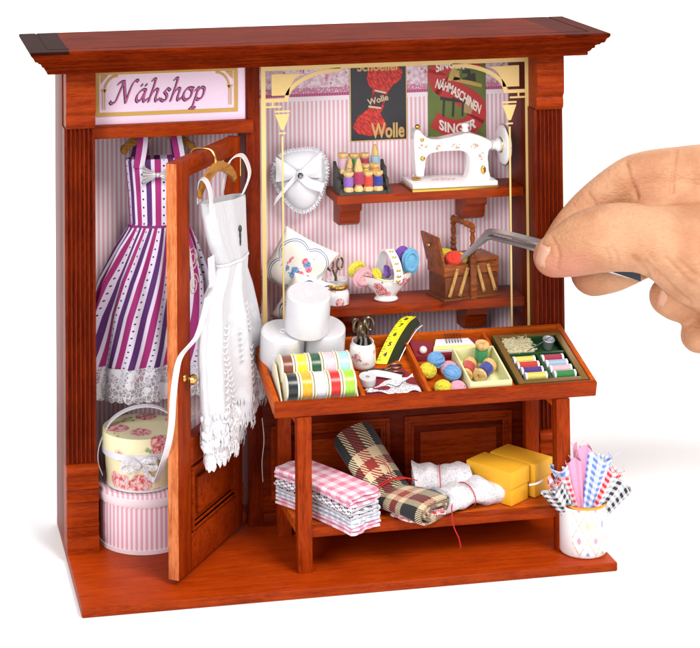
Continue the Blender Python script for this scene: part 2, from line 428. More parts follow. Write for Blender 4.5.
# calligraphic lettering, drawn with a broad nib
def nib_text(b, letters, M0, nw=.085, ang=math.radians(48), y=0.0, th=.012, mi=0):
    N = Vector((math.cos(ang), 0, math.sin(ang)))*nw/2; N2 = Vector((-math.sin(ang), 0, math.cos(ang)))*.012
    for st in letters:
        P = bez([(p[0], 0, p[1]) for p in st], 6)
        for i in range(len(P)-1):
            a, c = Vector(P[i]), Vector(P[i+1])
            pts = [a+N+N2, a-N+N2, a-N-N2, a+N-N2, c+N+N2, c-N+N2, c-N-N2, c+N-N2]
            # convex hull in xz
            q = sorted({(round(p.x, 5), round(p.z, 5)) for p in pts})
            def half(s):
                h = []
                for p in s:
                    while len(h) > 1 and (h[-1][0]-h[-2][0])*(p[1]-h[-2][1])-(h[-1][1]-h[-2][1])*(p[0]-h[-2][0]) <= 1e-9: h.pop()
                    h.append(p)
                return h
            lo = half(q); hi = half(q[::-1]); H = lo[:-1]+hi[:-1]
            if len(H) > 2: b.prism(H, 'Y', y-.0004*(i % 7), y+th, mi=mi, M=M0)
def word(x0, z0, k, sl=.22):
    # x-height 1; strokes per letter (advance, strokes)
    G = {
     'N': (1.75, [[(-.35, .1), (-.2, -.08), (.1, .1), (.3, .9), (.5, 1.75)], [(.05, 1.55), (.3, 1.72), (.5, 1.7)], [(.5, 1.72), (.75, .8), (1.0, -.02)], [(1.0, 0), (1.12, .9), (1.3, 1.6), (1.55, 1.8), (1.68, 1.7)]]),
     'ä': (1.02, [[(.75, .95), (.5, 1.0), (.15, .7), (.08, .25), (.25, .02), (.5, .25), (.72, .9)], [(.74, .95), (.68, .3), (.78, .02), (1.0, .2)], [(.3, 1.4), (.34, 1.36)], [(.66, 1.4), (.7, 1.36)]]),
     'h': (1.05, [[(.12, 1.75), (.3, 1.85), (.38, 1.6), (.15, .0)], [(.2, .45), (.5, .95), (.75, .9), (.68, .3), (.78, .02), (1.0, .2)]]),
     's': (.82, [[(.75, .85), (.5, 1.0), (.3, .75), (.55, .45), (.55, .12), (.3, .0), (.08, .15)]]),
     'o': (.95, [[(.5, 1.0), (.2, .85), (.1, .3), (.35, .0), (.7, .2), (.78, .7), (.5, 1.0), (.85, .95)]]),
     'p': (1.05, [[(.1, .8), (.3, 1.0), (.28, .6), (.1, -.7)], [(-.1, -.68), (.35, -.68)], [(.25, .6), (.55, 1.0), (.85, .85), (.8, .25), (.5, .0), (.25, .15)]]),
    }
    out = []; x = 0
    for ch in 'Nähshop':
        adv, st = G[ch]
        for s_ in st: out.append([(x0+(x+px+sl*pz)*k, z0+pz*k) for px, pz in s_])
        x += adv
    return out
wd = word(1.72, 14.16, .395)
b = B(); nib_text(b, wd, None, nw=.12, y=5.048); obj('lettering', b, plain('black_print', '#1c1626', .5, var=0, bstr=0), sign)
b = B(); nib_text(b, [[(x+.012, z-.004) for x, z in s_] for s_ in wd], None, nw=.04, y=5.036, th=.008); obj('lettering_inlay', b, plain('magenta_print', '#c2508e', .5, var=0, bstr=0), sign)

# lower wall under the window with raised panels
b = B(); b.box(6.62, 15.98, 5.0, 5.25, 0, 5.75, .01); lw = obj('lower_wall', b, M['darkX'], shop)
b = B(); b.box(6.62, 15.98, 4.9, 5.0, 0, .45, .03); obj('skirting', b, M['darkX'], lw)
b = B(); b.box(6.62, 15.98, 4.86, 5.3, 5.75, 5.95, .03); obj('window_sill', b, M['midX'], lw)
for x0, x1 in ((6.9, 11.0), (11.5, 15.3)):
    b = B()
    for i, (ins, yy, hh) in enumerate(((0, 4.93, .14), (.14, 4.96, .1), (.24, 4.94, .1))):
        a0, a1, c0, c1 = x0+ins, x1-ins, .85+ins, 3.28-ins
        for (p, q, r, s) in ((a0, a1, c1-hh, c1), (a0, a1, c0, c0+hh), (a0, a0+hh, c0+hh, c1-hh), (a1-hh, a1, c0+hh, c1-hh)):
            b.box(p, q, yy, 5.01, r, s, .025)
    b.box(x0+.55, x1-.55, 4.95, 5.01, 1.4, 2.73, .04)
    obj('raised_panel', b, M['midX'], lw)
# gilded line frame of the shop window on a thin clear pane
b = B(); b.box(6.63, 15.97, 4.985, 4.997, 5.96, 15.37, 0)
n = NB('clear_film'); tr = n.nt.nodes.new('ShaderNodeBsdfTransparent'); gl = n.nt.nodes.new('ShaderNodeBsdfGlossy'); gl.inputs['Roughness'].default_value = .03
mx = n.nt.nodes.new('ShaderNodeMixShader'); mx.inputs[0].default_value = .004
n.nt.links.new(tr.outputs[0], mx.inputs[1]); n.nt.links.new(gl.outputs[0], mx.inputs[2]); n.nt.links.new(mx.outputs[0], n.out.inputs[0])
M['film'] = n.m
pane = obj('window_pane', b, M['film'], shop)
b = B(); y0, y1 = 4.955, 4.983
for sx, xe in ((1, 6.66), (-1, 16.05)):
    X = lambda d: xe+sx*d
    def bx(d0, d1, z0, z1):
        a, c = sorted((X(d0), X(d1))); b.box(a, c, y0, y1, z0, z1, 0)
    bx(0, .15, 5.96, 15.03)
    bx(.15, .78, 13.98, 14.1); bx(.15, .7, 13.8, 13.86)
    bx(.36, .42, 13.86, 13.98)
    # fan block in the corner
    pts = [(X(.36), 14.92), (X(1.5), 14.92)]+[(X(.36+1.14*math.sqrt(max(0, 1-(k/10)**2))*.999-.0 if k < 10 else .9), lerp(14.92, 14.2, k/10)) for k in range(1, 0)]
    arc = [(X(.95+.62*(1-math.cos(a*PI/20))), 14.2+.7*math.sin(a*PI/20)) for a in range(11)]
    b.prism([(X(.36), 14.2)]+arc+[(X(.36), 14.92)], 'Y', y0, y1)
    # quarter arch
    a0 = [(X(.78+1.95*(1-math.cos(t))), 14.0+1.06*math.sin(t)) for t in [k*PI/2/18 for k in range(19)]]
    a1 = [(X(.92+1.85*(1-math.cos(t))), 13.98+.95*math.sin(t)) for t in [k*PI/2/18 for k in range(19)]]
    b.prism(a0+a1[::-1], 'Y', y0, y1)
    # little shield under the capital, then the thin line
    bx(.46, .98, 13.64, 13.7)
    b.prism([(X(.47), 13.58), (X(.97), 13.58), (X(.77), 13.06), (X(.67), 13.06)], 'Y', y0, y1); bx(.6, .84, 12.92, 12.97)
    bx(.685, .745, 5.96, 12.84)
b.box(6.66, 16.05, y0, y1, 15.03, 15.2, 0)
obj('gilded_frame', b, M['goldpaint'], pane)
# shelves on corbels
def corbel(x0, x1, zt, yw=6.95):
    pr = [(yw, zt), (yw-1.25, zt), (yw-1.25, zt-.22), (yw-1.2, zt-.3), (yw-1.05, zt-.34), (yw-1.0, zt-.42), (yw-.98, zt-.62), (yw-.9, zt-.78), (yw-.7, zt-.88), (yw, zt-.9)]
    b = B(); b.prism(pr, 'X', x0, x1, .015); return b
b = B(); b.box(9.35, 15.97, 5.4, 6.94, 10.36, 10.66, .03); sh1 = obj('shelf', b, M['midX'], shop)
obj('bracket', corbel(9.6, 10.3, 10.35), M['midX'], sh1); obj('bracket', corbel(14.0, 14.75, 10.35), M['midX'], sh1)
b = B(); b.box(9.02, 15.97, 5.4, 6.94, 6.6, 6.92, .03); sh2 = obj('shelf', b, M['midX'], shop)
obj('bracket', corbel(9.6, 10.3, 6.59), M['midX'], sh2); obj('bracket', corbel(14.0, 14.75, 6.59), M['midX'], sh2)

# the door, standing open; built in the door's own frame
W_, TH = 4.87, .37
b = B(); z0, z1 = .15, 12.92
def dbox(b, u0, u1, z0, z1, y0=-TH, y1=0, bev=.02, mi=0): b.box(u0, u1, y0, y1, z0, z1, bev, mi, M=DM)
dbox(b, 3.95, W_-.02, z0, z1); dbox(b, 0.05, .55, z0, z1)
door = obj('door', b, M['midZ'], shop)
b = B(); dbox(b, W_-.018, W_+.004, z0+.01, z1-.01, -TH+.01, -.01, .004); obj('bare_edge', b, wood('bare_edge_wood', 'Z', '#b35a2c', '#dd8a58', '#a04c22', rough=.5, coat=0), door)
for a_, c_ in ((z1-.55, z1), (3.35, 4.2), (z0, 1.25)):
    b = B(); dbox(b, .552, 3.948, a_, c_); obj('rail', b, M['midX'], door)
b = B(); dbox(b, .55, 3.95, 1.25, 3.35, -.3, -.1, 0)
for ins, y in ((0, .03), (.12, -.02)):
    u0, u1, a, c = .62+ins, 3.88-ins, 1.32+ins, 3.28-ins; h = .1
    for q in ((u0, u1, c-h, c), (u0, u1, a, a+h), (u0, u0+h, a+h, c-h), (u1-h, u1, a+h, c-h)): dbox(b, *q, y0=-.1, y1=y, bev=.02)
dbox(b, 1.05, 3.45, 1.75, 2.85, -.12, .04, .05); obj('panel', b, M['midX'], door)
b = B(); dbox(b, .55, 3.95, 4.2, z1-.55, -.2, -.185, 0)
obj('glass_pane', b, M['film'], door)
b = B(); b.lathe([(.0, 0), (.12, 0), (.1, .03), (.05, .06), (.05, .14), (.12, .18), (.17, .26), (.15, .35), (.08, .4), (0, .41)], 20, M=DM @ Matrix.Translation((4.35, 0, 6.2)) @ Matrix.Rotation(-PI/2, 4, 'X')); obj('knob', b, M['brass'], door)
for zz in (1.2, 11.9):
    b = B(); b.cyl((0, -.05, zz-.3), (0, -.05, zz+.3), .06, n=10, M=DM); obj('hinge', b, M['brass'], door)
# engraved swirls printed on the glass, seen at the left of the white dress
MO = plain('etched_print', '#dcc9b5', .5, var=.05)
for (cu_, cz_, s_) in ((3.35, 9.6, .38), (3.3, 8.8, -.34), (3.45, 5.6, .35), (3.4, 4.8, -.3)):
    b = B()
    P = [(cu_+s_*(1-t/40)*math.cos(t*.38), -.18, cz_+abs(s_)*1.1*(1-t/40)*math.sin(t*.38)) for t in range(34)]
    b.tube(P, .018, 5, M=DM); obj('etched_ornament', b, MO, door)

# ================================================================== POSTERS
Y_ = 6.93
p1 = thing('poster', 'black wool poster with red yarn skein and gold word Wolle, on back wall', 'poster', (11.25, Y_, 12.15))
def loc(b, x, z): return None
OX, OZ = 11.25, 12.15
b = B(); b.box(-1.03, 1.03, 0, .02, 0, 2.75, 0); obj('card', b, plain('poster_black', '#26232b', .5, var=.05), p1)
b = B(); rect_frame(b, -1.03, 1.03, 0, 2.75, .035, -.006, 0)
obj('gold_edge', b, M['goldpaint'], p1)
n = NB('red_yarn_print'); x, y, z = n.xyz(); f = n.noise(n.vec(x*1.0+z*.8, z*.25-x*.3, 0.0), 14, 4, .6)
M['skein'] = n.set(n.mix(f.smooth(.42, .62), C('#a51812'), C('#ea3a2c')), .6)
b = B()
b.prism([(-.12, 1.7), (-.35, 1.95), (-.42, 2.2), (-.3, 2.6), (.1, 2.72), (.62, 2.68), (.88, 2.4), (.82, 2.12), (.5, 1.88), (.28, 1.62)], 'Y', -.014, -.001)
b.prism([(-.05, 1.2), (.1, .9), (.3, .5), (.2, .25), (-.3, .18), (-.75, .28), (-.93, .5), (-.75, .85), (-.4, 1.1), (-.25, 1.25)], 'Y', -.014, -.001)
b.prism([(-.32, 1.05), (.12, 1.0), (.36, 1.75), (-.2, 1.85)], 'Y', -.0138, -.0012)
obj('yarn_print', b, M['skein'], p1)
b = B()
b.prism([(-.38, 1.18), (.08, 1.1), (.28, 1.68), (-.12, 1.78)], 'Y', -.022, -.0145); obj('band_print', b, plain('band_dark', '#5a1c22', .5, var=.15), p1)
b = B(); b.prism([(-.38, 1.18), (.08, 1.1), (.1, 1.16), (-.36, 1.24)], 'Y', -.027, -.0225); b.prism([(-.14, 1.72), (.26, 1.62), (.28, 1.68), (-.12, 1.78)], 'Y', -.027, -.0225)
TXM = lambda x, y, z, r=0: Matrix.Translation((x, y, z)) @ Matrix.Rotation(r, 4, 'Y') @ Matrix.Rotation(PI/2, 4, 'X')
b.text('Wolle', .3, TXM(-.02, -.026, 1.42, -.22), .006, bold=.006); obj('band_lettering', b, plain('band_cream', '#d8c9a8', .5), p1)
b = B()
b.text('Wolle', .56, TXM(.33, -.03, .33), .008, bold=.016, warp=lambda p: (p.x*.84, p.y*1.25, p.z), space=1.0)
GP = plain('gold_print', '#d6ab66', .5, var=.08); obj('lettering', b, GP, p1); b = B()
b.text('Schoeller', .42, TXM(0, -.03, 2.58), .008, bold=.012, warp=lambda p: (p.x*.98, p.y*1.1, p.z))
obj('lettering', b, GP, p1)

p2 = thing('poster', 'green sewing machine poster with red S band lettered NÄHMASCHINEN, behind the white machine', 'poster', (14.1, Y_, 12.08))
b = B(); b.box(-1.06, 1.06, 0, .02, 0, 2.85, 0); obj('card', b, plain('poster_green', '#6f8030', .5, var=.2, scale=3), p2)
def Sx(t):
    # centre line of the letter S
    return interp([(0, (.95, 2.62)), (.1, (.45, 2.86)), (.22, (-.35, 2.72)), (.33, (-.78, 2.3)), (.42, (-.55, 1.88)), (.5, (0, 1.62)), (.58, (.5, 1.35)), (.68, (.78, .95)), (.8, (.42, .46)), (.9, (-.2, .4)), (1, (-.85, .72))], t)
P = bez([(p[0], 0, p[1]) for p in [Sx(t/10) for t in range(11)]], 6)
def s_band(b, P, w, y0, y1):
    L, R = [], []
    for i, p in enumerate(P):
        t = (P[min(i+1, len(P)-1)]-P[max(i-1, 0)]).normalized(); nrm = Vector((-t.z, 0, t.x))
        ww = w*(.75+.25*math.sin(PI*i/(len(P)-1)))
        cl = lambda q: (min(max(q.x, -1.055), 1.055), min(max(q.z, .01), 2.84))
        L.append(cl(p+nrm*ww)); R.append(cl(p-nrm*ww))
    for i in range(len(P)-1):
        q = [L[i], L[i+1], R[i+1], R[i]]
        b.prism(q, 'Y', y0, y1)
b = B(); s_band(b, P, .37, -.012, -.001); obj('red_band_print', b, plain('poster_red', '#c32626', .5, var=.08), p2)
b = B()
def pathwarp(c0, r, a0):
    return lambda p: (c0[0]+(r+p.y)*math.sin(p.x/r+a0), c0[1]+(r+p.y)*math.cos(p.x/r+a0), p.z)
def warp_mid(p):
    t = max(-.05, min(1.05, .5+p.x*.33)); q = Vector((lerp(-.78, .86, t), 0, 0)); zc = 1.92-.62*t-.0*t
    zc = interp([(0, 1.98), (.3, 1.8), (.6, 1.48), (1, .98)], t); sl = interp([(0, -.35), (.5, -.5), (1, -.75)], t)
    return (q.x+p.y*.3, zc+p.y*1.05, p.z)
b.text('NÄHMASCHINEN', .40, TXM(0, -.02, 0), .008, bold=.01, warp=warp_mid, space=.95)
PW = plain('poster_white', '#f2e9df', .5, var=.03); obj('lettering', b, PW, p2); b = B()
b.text('SINGER', .5, TXM(0, -.02, 0), .008, bold=.016, warp=lambda p: (p.x*.8, .36+p.y*.95+.42*(p.x*.8)**2, p.z), space=1.0)
obj('lettering', b, PW, p2); b = B()
b.text('SINGER', .44, TXM(0, -.02, 0), .008, bold=.016, warp=lambda p: (p.x*.7-.25, 2.62+p.y*.9-.35*(p.x*.7-.1)**2, p.z))
obj('lettering', b, PW, p2)
b = B()
b.prism([(-.15, 2.05), (.9, 1.78), (.92, 1.9), (-.1, 2.2)], 'Y', -.016, -.002); b.sphere((-.1, -.01, 2.5), .12, 12, 8, sc=(1, .1, 1)); b.prism([(-.35, 2.05), (.12, 2.08), (.08, 2.4), (-.22, 2.42)], 'Y', -.016, -.002)
obj('seamstress_print', b, plain('poster_ochre', '#d8b45c', .5, var=.2, scale=12), p2)
b = B(); b.prism([(.12, 2.1), (.7, 2.0), (.66, 2.3), (.5, 2.25), (.48, 2.42), (.2, 2.45), (.18, 2.3), (.4, 2.28), (.38, 2.18)], 'Y', -.02, -.0165)
for q in (-.55, -.2, .15): b.prism([(q, .8), (q+.07, .8), (q+.12, 1.45), (q+.04, 1.5)], 'Y', -.02, -.013)
b.prism([(-.62, 1.4), (.3, 1.25), (.3, 1.36), (-.62, 1.52)], 'Y', -.021, -.0135)
obj('machine_print', b, plain('poster_dark', '#2b2416', .5), p2)
b = B(); b.prism([(.22, .95), (.5, .85), (.62, 1.2), (.45, 1.4), (.25, 1.35)], 'Y', -.019, -.0135); obj('skirt_print', b, plain('poster_buff', '#c9a06c', .5, var=.25, scale=14), p2)

# ================================================================== fabrics
def gingham(n, u, v, p, c0, c1, soft=.04):
    a = ((u/p).frac()).gt(.5); b = ((v/p).frac()).gt(.5)
    t = (a+b)*.5
    return n.mix(t, c0, c1)
def cloth(name, fn, rough=.85, weave=90, bstr=.25, kind='UV', sheen=.2):
    n = NB(name); x, y, z = n.xyz(kind); c = fn(n, x, y, z)
    w = ((x*weave*2).sin()*(y*weave*2).sin())
    nz = n.noise(n.objvec(), 40, 3)
    return n.set(c, rough, bump=w*.4+nz, bstr=bstr, bdist=.015, sheen=sheen)
WHT = C('#efeaf0')
M['white_cloth'] = plain('white_cloth', '#dedde3', .75, sheen=.15, var=.02, scale=3, bstr=.12)
M['satin'] = plain('white_satin', '#e2e0e4', .38, sheen=.15, var=.02, scale=3, bstr=.05)
def lace(name, h, dens=.5, sc=9, thr=(.10, .16), kind='Object'):
    n = NB(name); v = n.objvec(kind)
    e = n.voro(v, sc, 'DISTANCE_TO_EDGE'); e2 = n.voro(v, sc*2.4, 'DISTANCE_TO_EDGE')
    fl = n.noise(v, sc*.35, 3)
    solid = (e.lt(.07).max(e2.lt(.05))).max(fl.gt(.56))
    n.set(n.mix(n.noise(v, sc*2, 3), tuple(q*.86 for q in C(h)[:3])+(1,), C(h)), .8, alpha=solid*.5+.5 if dens > .6 else solid*.72+.25, bump=solid+n.noise(v, sc*4, 2)*.4, bstr=.5, bdist=.03)
    return n.m
M['lace'] = lace('white_lace', '#f1eef2', .7)
n = NB('fluffy_lace'); v = n.objvec(); e = n.voro(v, 9, 'DISTANCE_TO_EDGE'); nz = n.noise(v, 14, 4, .6); e3 = n.voro(v, 22, 'DISTANCE_TO_EDGE')
M['lace_solid'] = n.set(n.mix(((e3.gt(.17))*n.noise(v, 5, 3).smooth(.4, .6)).max(e.gt(.3)*.6)*.8, C('#e6e3e8'), C('#aaa5ae')), .85, bump=nz-e3.smooth(.1, .2)*.6, bstr=.7, bdist=.04, sheen=.2)
M['lace_open'] = lace('open_white_lace', '#efecf1', .3, 7)

# ================================================================== HAT BOXES
def stripes_u(n, u, count, a, b): return n.mix(((u*(2*PI*count)).sin()).smooth(-.25, .25), a, b)
hb = thing('hat_box', 'large round hat box with pale pink stripes, standing on the floor in the doorway', 'hat box', (2.62, 4.93, 0), group='stacked hat boxes')
n = NB('pink_striped_paper'); x, y, z = n.xyz('UV'); M['hat_stripe'] = n.set(stripes_u(n, x, 56, C('#f4e4ea'), C('#e2a9b8')), .55)
n = NB('pink_striped_lid'); x, y, z = n.xyz(); M['hat_lid'] = n.set(n.mix(((x*(2*PI/.15)).sin()).smooth(-.25, .25), C('#f4e4ea'), C('#e4aebb')), .5)
b = B(); b.lathe([(0, .02), (1.46, .02), (1.46, 1.7)], 64); obj('body', b, M['hat_stripe'], hb)
b = B(); b.lathe([(1.47, 1.5), (1.54, 1.5), (1.545, 1.8), (1.53, 1.9), (1.46, 1.93), (1.4, 1.915), (0, 1.915)], 64); obj('lid', b, M['hat_lid'], hb)
M['pink_satin'] = plain('pink_satin_ribbon', '#f0dde3', .3, sheen=.4, var=.03, bstr=.05)
b = B(); b.lathe([(1.462, 0), (1.49, .01), (1.49, .13), (1.462, .14)], 64); obj('ribbon_trim', b, M['pink_satin'], hb)
b = B(); b.lathe([(1.545, 1.52), (1.56, 1.55), (1.56, 1.75), (1.545, 1.78)], 64); obj('ribbon_trim', b, M['pink_satin'], hb)
M['rose_yellow'] = ceramic('rose_printed_paper', '#eee4b8', 1.25, '#c9504e', .45, .35); M['rose_yellow'].node_tree.nodes['Principled BSDF'].inputs['Roughness'].default_value = .6
M['rose_yellow'].node_tree.nodes['Principled BSDF'].inputs['Coat Weight'].default_value = .0
hu = thing('hat_box', 'smaller cream yellow rose-patterned hat box with white ribbon bow, on top of the striped one', 'hat box', (2.5, 4.7, 1.93), group='stacked hat boxes')
b = B(); b.lathe([(0, .01), (1.1, .01), (1.13, .08), (1.2, 1.3)], 56); obj('body', b, M['rose_yellow'], hu)
b = B(); b.lathe([(1.21, 1.15), (1.26, 1.15), (1.28, 1.68), (1.25, 1.74), (0, 1.76)], 56); obj('lid', b, M['rose_yellow'], hu)
b = B(); b.lathe([(1.245, 1.02), (1.27, 1.03), (1.285, 1.24), (1.26, 1.25)], 56); b.lathe([(1.115, .0), (1.14, .01), (1.145, .07), (1.12, .08)], 56)
obj('ribbon_band', b, M['satin'], hu)
# bow
def bow(b, c, s, M0=None, tails=True, depth=.5, flip=1):
    c = Vector(c)
    for sg in (-1, 1):
        P = bez([(0, 0, 0), (sg*.45, -.28*depth, .3), (sg*1.0, -.3*depth, .28), (sg*1.15, -.15*depth, 0), (sg*.95, -.1*depth, -.2), (sg*.4, -.12*depth, -.12), (0, 0, 0)], 5)
        P = [c+p*s for p in P]; b.ribbon(P, (0, .05*s, .38*s), .02*s+.01, M=M0)
        if tails:
            P = bez([(0, -.05, 0), (sg*.35, -.2*depth, -.35), (sg*.65, -.1*depth, -.75), (sg*.95, -.2*depth, -.95)], 5)
            b.ribbon([c+p*s for p in P], (.12*s, 0, .3*s), .02*s+.01, M=M0)
    b.sphere(tuple(c+Vector((0, -.1*s, 0))), .2*s, 12, 8, M=M0, sc=(.8, .8, 1))
b = B(); bow(b, (-.25, -1.3, .95), .52, tails=True, depth=.4); obj('bow', b, M['lace'], hu)
P = bez([(-1.26, .1, .25), (-1.42, .0, .75), (-1.36, 0, 1.3), (-.95, .1, 1.98), (-.2, .2, 2.3), (.6, .2, 2.25), (1.2, .1, 1.8), (1.3, .1, 1.1)], 8)
b = B(); b.ribbon(P, (0, .2, .02), .035); obj('ribbon_handle', b, M['satin'], hu)

# ================================================================== STRIPED DRESS on its hanger
M['hanger'] = wood('hanger_wood', 'X', '#8a5420', '#b98040', '#6d3e14')
YD = 6.1
def hanger(b, cx, cy, cz, half, drop, M0=None, r=.1):
    P = bez([(cx-half, cy, cz-drop), (cx-half*.75, cy, cz-drop*.55), (cx-half*.35, cy, cz-.1), (cx, cy, cz), (cx+half*.35, cy, cz-.1), (cx+half*.75, cy, cz-drop*.55), (cx+half, cy, cz-drop)], 6)
    b.ribbon(P, (0, .02, .32), .12, M=M0)
    for sg in (-1, 1): b.sphere((cx+sg*half, cy, cz-drop), .17, 12, 8, M=M0, sc=(.8, .5, 1))
n = NB('purple_striped_cotton'); x, y, z = n.xyz('UV')
NS = 9
xs = (x+(y-.285).max(0.0)*.11)*(y.gt(.285)*7+NS); t = xs.frac()
c = n.mix(t.gt(.1)*t.lt(.36), C('#e0d4e6'), C('#541c66'))
c = n.mix(t.gt(.52)*t.lt(.8), c, C('#a01c6c'))
for cxs in (.92,):
    dd = ((t-cxs).abs()*.62).pow(2)+(((y*32+cxs).frac()-.5).abs()*.24).pow(2)
    c = n.mix(dd.lt(.0009), c, C('#2a1230'))
M['stripe'] = n.set(c, .75, bump=n.noise(n.objvec(), 30, 3), bstr=.2, sheen=.15)
dr = thing('dress', 'purple and magenta striped dotted dress hanging in the doorway behind the open door', 'dress', (0, 0, 0))
xc = 3.35
rows = [(0, (12.1, 1.1, .34, .0, 0)), (.03, (12.05, 1.14, .36, 0, 0)), (.15, (11.0, 1.04, .4, 0, 0)), (.27, (9.95, .98, .38, .02, .0)), (.29, (9.8, 1.02, .4, .08, -.02)), (.36, (9.2, 1.3, .48, .22, -.1)), (.5, (8.1, 1.75, .55, .3, -.2)), (.65, (7.0, 2.0, .6, .3, -.28)), (.8, (5.9, 2.12, .6, .28, -.3)), (1, (4.75, 2.2, .62, .26, -.32))]
def dress_fn(u, v, amp=1.0, grow=0.0):
    z, a, d, f, sx = interp(rows, v)
    th = 2*PI*u; w = math.cos(8*th+2.6*math.sin(th*2)+v*1.5)*f*amp+math.cos(17*th+1)*f*.3
    r = 1+w/ max(a, .3)*.55
    return (xc+sx+(a+grow)*r*math.cos(th), YD+(d+grow+w*.8)*math.sin(th)*1.0, z+.03*math.sin(5*th)*(v > .9))
b = B(); b.surf(dress_fn, 220, 60, cu=True); dgo = obj('dress_cloth', b, M['stripe'], dr, ang=80)
b = B(); b.surf(lambda u, v: tuple(Vector(dress_fn(u, .93))*0+Vector(dress_fn(u, .9+.1*min(v*2, 1), 1, .04))-Vector((0, 0, .75*max(0, v-.35)+.07*max(0, v-.9)*10*abs(math.sin(u*2*PI*22))*v))), 264, 10, cu=True)
obj('lace_hem', b, M['lace_open'], dr, ang=80)
b = B(); b.surf(lambda u, v: dress_fn(u, .275+.01*v, 1, .015), 96, 2, cu=True); obj('waist_seam', b, plain('purple_seam', '#8a1f6c', .7), dr)
for sx, dx in ((-.72, .18), (.72, -.18)):
    b = B(); n_ = 9
    b.ribbon(bez([(xc+sx, YD-.36, 11.85), (xc+sx+dx*.6, YD-.4, 12.5), (xc+sx+dx, YD-.2, 13.0), (xc+sx+dx, YD+.1, 13.05), (xc+sx, YD+.3, 12.0)], 6), (.36, 0, 0), .03)
    o = obj('strap', b, M['stripe'], dr)
    for l in o.data.uv_layers[0].data: l.uv = (l.uv[0]*.075+.012, l.uv[1]*.2)
b = B(); M0 = PM((xc-.1, YD-.5, 11.62)); 
for sg in (-1, 1):
    b.surf(lambda u, v, sg=sg: (sg*(.06+.46*v), -.05+.045*math.sin(u*PI*10)*v, (u-.5)*lerp(.12, .68, v)), 40, 8, M=M0)
b.sphere((0, -.05, 0), .09, 12, 8, M=M0)
obj('silver_bow', b, plain('silver_satin', '#c9c2c4', .3, .35), dr)
h = thing('clothes_hanger', 'tan wooden hanger holding the purple striped dress', 'hanger', (0, 0, 0))
b = B(); hanger(b, xc, YD, 12.95, 1.15, .55); obj('hanger_bar', b, M['hanger'], h)
b = B(); b.tube(bez([(xc, YD, 13.0), (xc, YD, 13.35), (xc+.12, YD, 13.5), (xc+.2, YD+.1, 13.38)], 5), .03, 6); b.cyl((0+xc+.2, YD+.1, 13.38), (xc+.2, 6.94, 13.38), .03, n=8); obj('hook', b, M['brass'], h)

# ================================================================== WHITE DRESS on the door (door frame coordinates)
wd_ = thing('dress', 'white satin dress with feathery lace hem hanging on the outside of the open door', 'dress', mtx=DM)
Ls = [(4.097,11.421),(4.026,11.282),(3.814,10.769),(3.527,10.175),(3.161,9.682),(2.866,9.297),(3.25,8.857),(3.702,8.565),(3.966,8.199),(4.082,7.797),(4.162,7.387),(4.243,6.885),(4.184,6.006),(4.052,5.134),(3.985,4.712)]
Rs = [(0.955,11.4),(0.921,11.036),(0.896,10.218),(0.83,9.391),(0.959,8.967),(0.526,8.342),(0.213,7.61),(-0.104,6.937),(-0.339,6.15),(-0.488,5.25),(-0.467,4.135),(-0.37,3.441),(-0.285,3.336)]
def byz(tab, z):
    t = sorted((-q[1], q[0]) for q in tab)
    return interp(t, -z)
ZT, ZB = 11.42, 4.3
def wd_fn(u, v, grow=0.0):
    z = lerp(ZT, ZB, v); l, r = byz(Ls, z), byz(Rs, z)
    c = (l+r)/2; a = (l-r)/2+grow
    th = 2*PI*u; sk = max(0, min(1, (v-.28)/.25))
    f = .13*sk+.02
    w = math.cos(7*th+1.5*math.sin(th))*f+math.cos(15*th+2)*f*.3
    dep = lerp(.33, .46, sk)+grow
    zz = z+ (0.16*math.cos(th) if v < .02 else 0)
    # hem: left part hangs lower
    if v > .8: zz -= (v-.8)/.2*(.25*math.cos(th)+.04*math.sin(9*th))
    return (c+a*math.cos(th)*(1-.05*w), .5+(dep+w)*math.sin(th), zz)
M['white_dress'] = None
n = NB('white_dress_fabric'); x, y, z = n.xyz('UV')
lf_ = n.voro(n.vec(x*16, y*9, 0.0), 2.2, 'SMOOTH_F1'); em = (lf_.smooth(.45, .25))*y.gt(.5)
cre = n.noise(n.vec(x*14, y*3.5, 0.0), 3, 4, .55, 1.2)
M['white_dress'] = n.set(n.mix(em*.5, C('#cbcacf'), C('#d8d7db')), .42, bump=em*.25+cre*1.3+n.noise(n.objvec(), 25, 3)*.3, bstr=.5, bdist=.05, sheen=.3)
b = B(); b.surf(wd_fn, 160, 70, cu=True); obj('dress_cloth', b, M['white_dress'], wd_, ang=80)
# feathery lace: small overlapping petals hung round the skirt edges
b = B(); rnd = random.Random(4)
def petal(b, p, l, w, tilt, M0=None, out=Vector((0, 1, 0)), side=None):
    side = side or Vector((1, 0, 0))
    dn = Vector((math.sin(tilt)*side.x, math.sin(tilt)*side.y, -math.cos(tilt)))
    sd = (side-dn*side.dot(dn)).normalized()
    def fn(u, v):
        ww = w*math.sin(PI*min(max(v*.92+.06, 0), 1))**.7
        return p+dn*l*v+sd*(u-.5)*2*ww+out*(.035*math.sin(PI*v)+.02*(1-abs(u-.5)*2))
    b.surf(fn, 3, 5, M=M0)
for row, v0 in enumerate((1.0, .985, .95, .89)):
    k = 116-row*6
    for i in range(k):
        u = (i+rnd.random())/k; p = Vector(wd_fn(u, v0, .02)); th = 2*PI*u
        if row > 2 and rnd.random() < .25: continue
        side = Vector((-math.sin(th), .4*math.cos(th), 0)).normalized()
        petal(b, p, rnd.uniform(.17, .25), rnd.uniform(.045, .065), rnd.uniform(-.3, .3), None, Vector((math.cos(th)*.5, math.sin(th), 0)), side)
obj('lace_hem', b, plain('lace_petals', '#d8d7dc', .6, sheen=.3, var=.02, bstr=.1), wd_, ang=70)
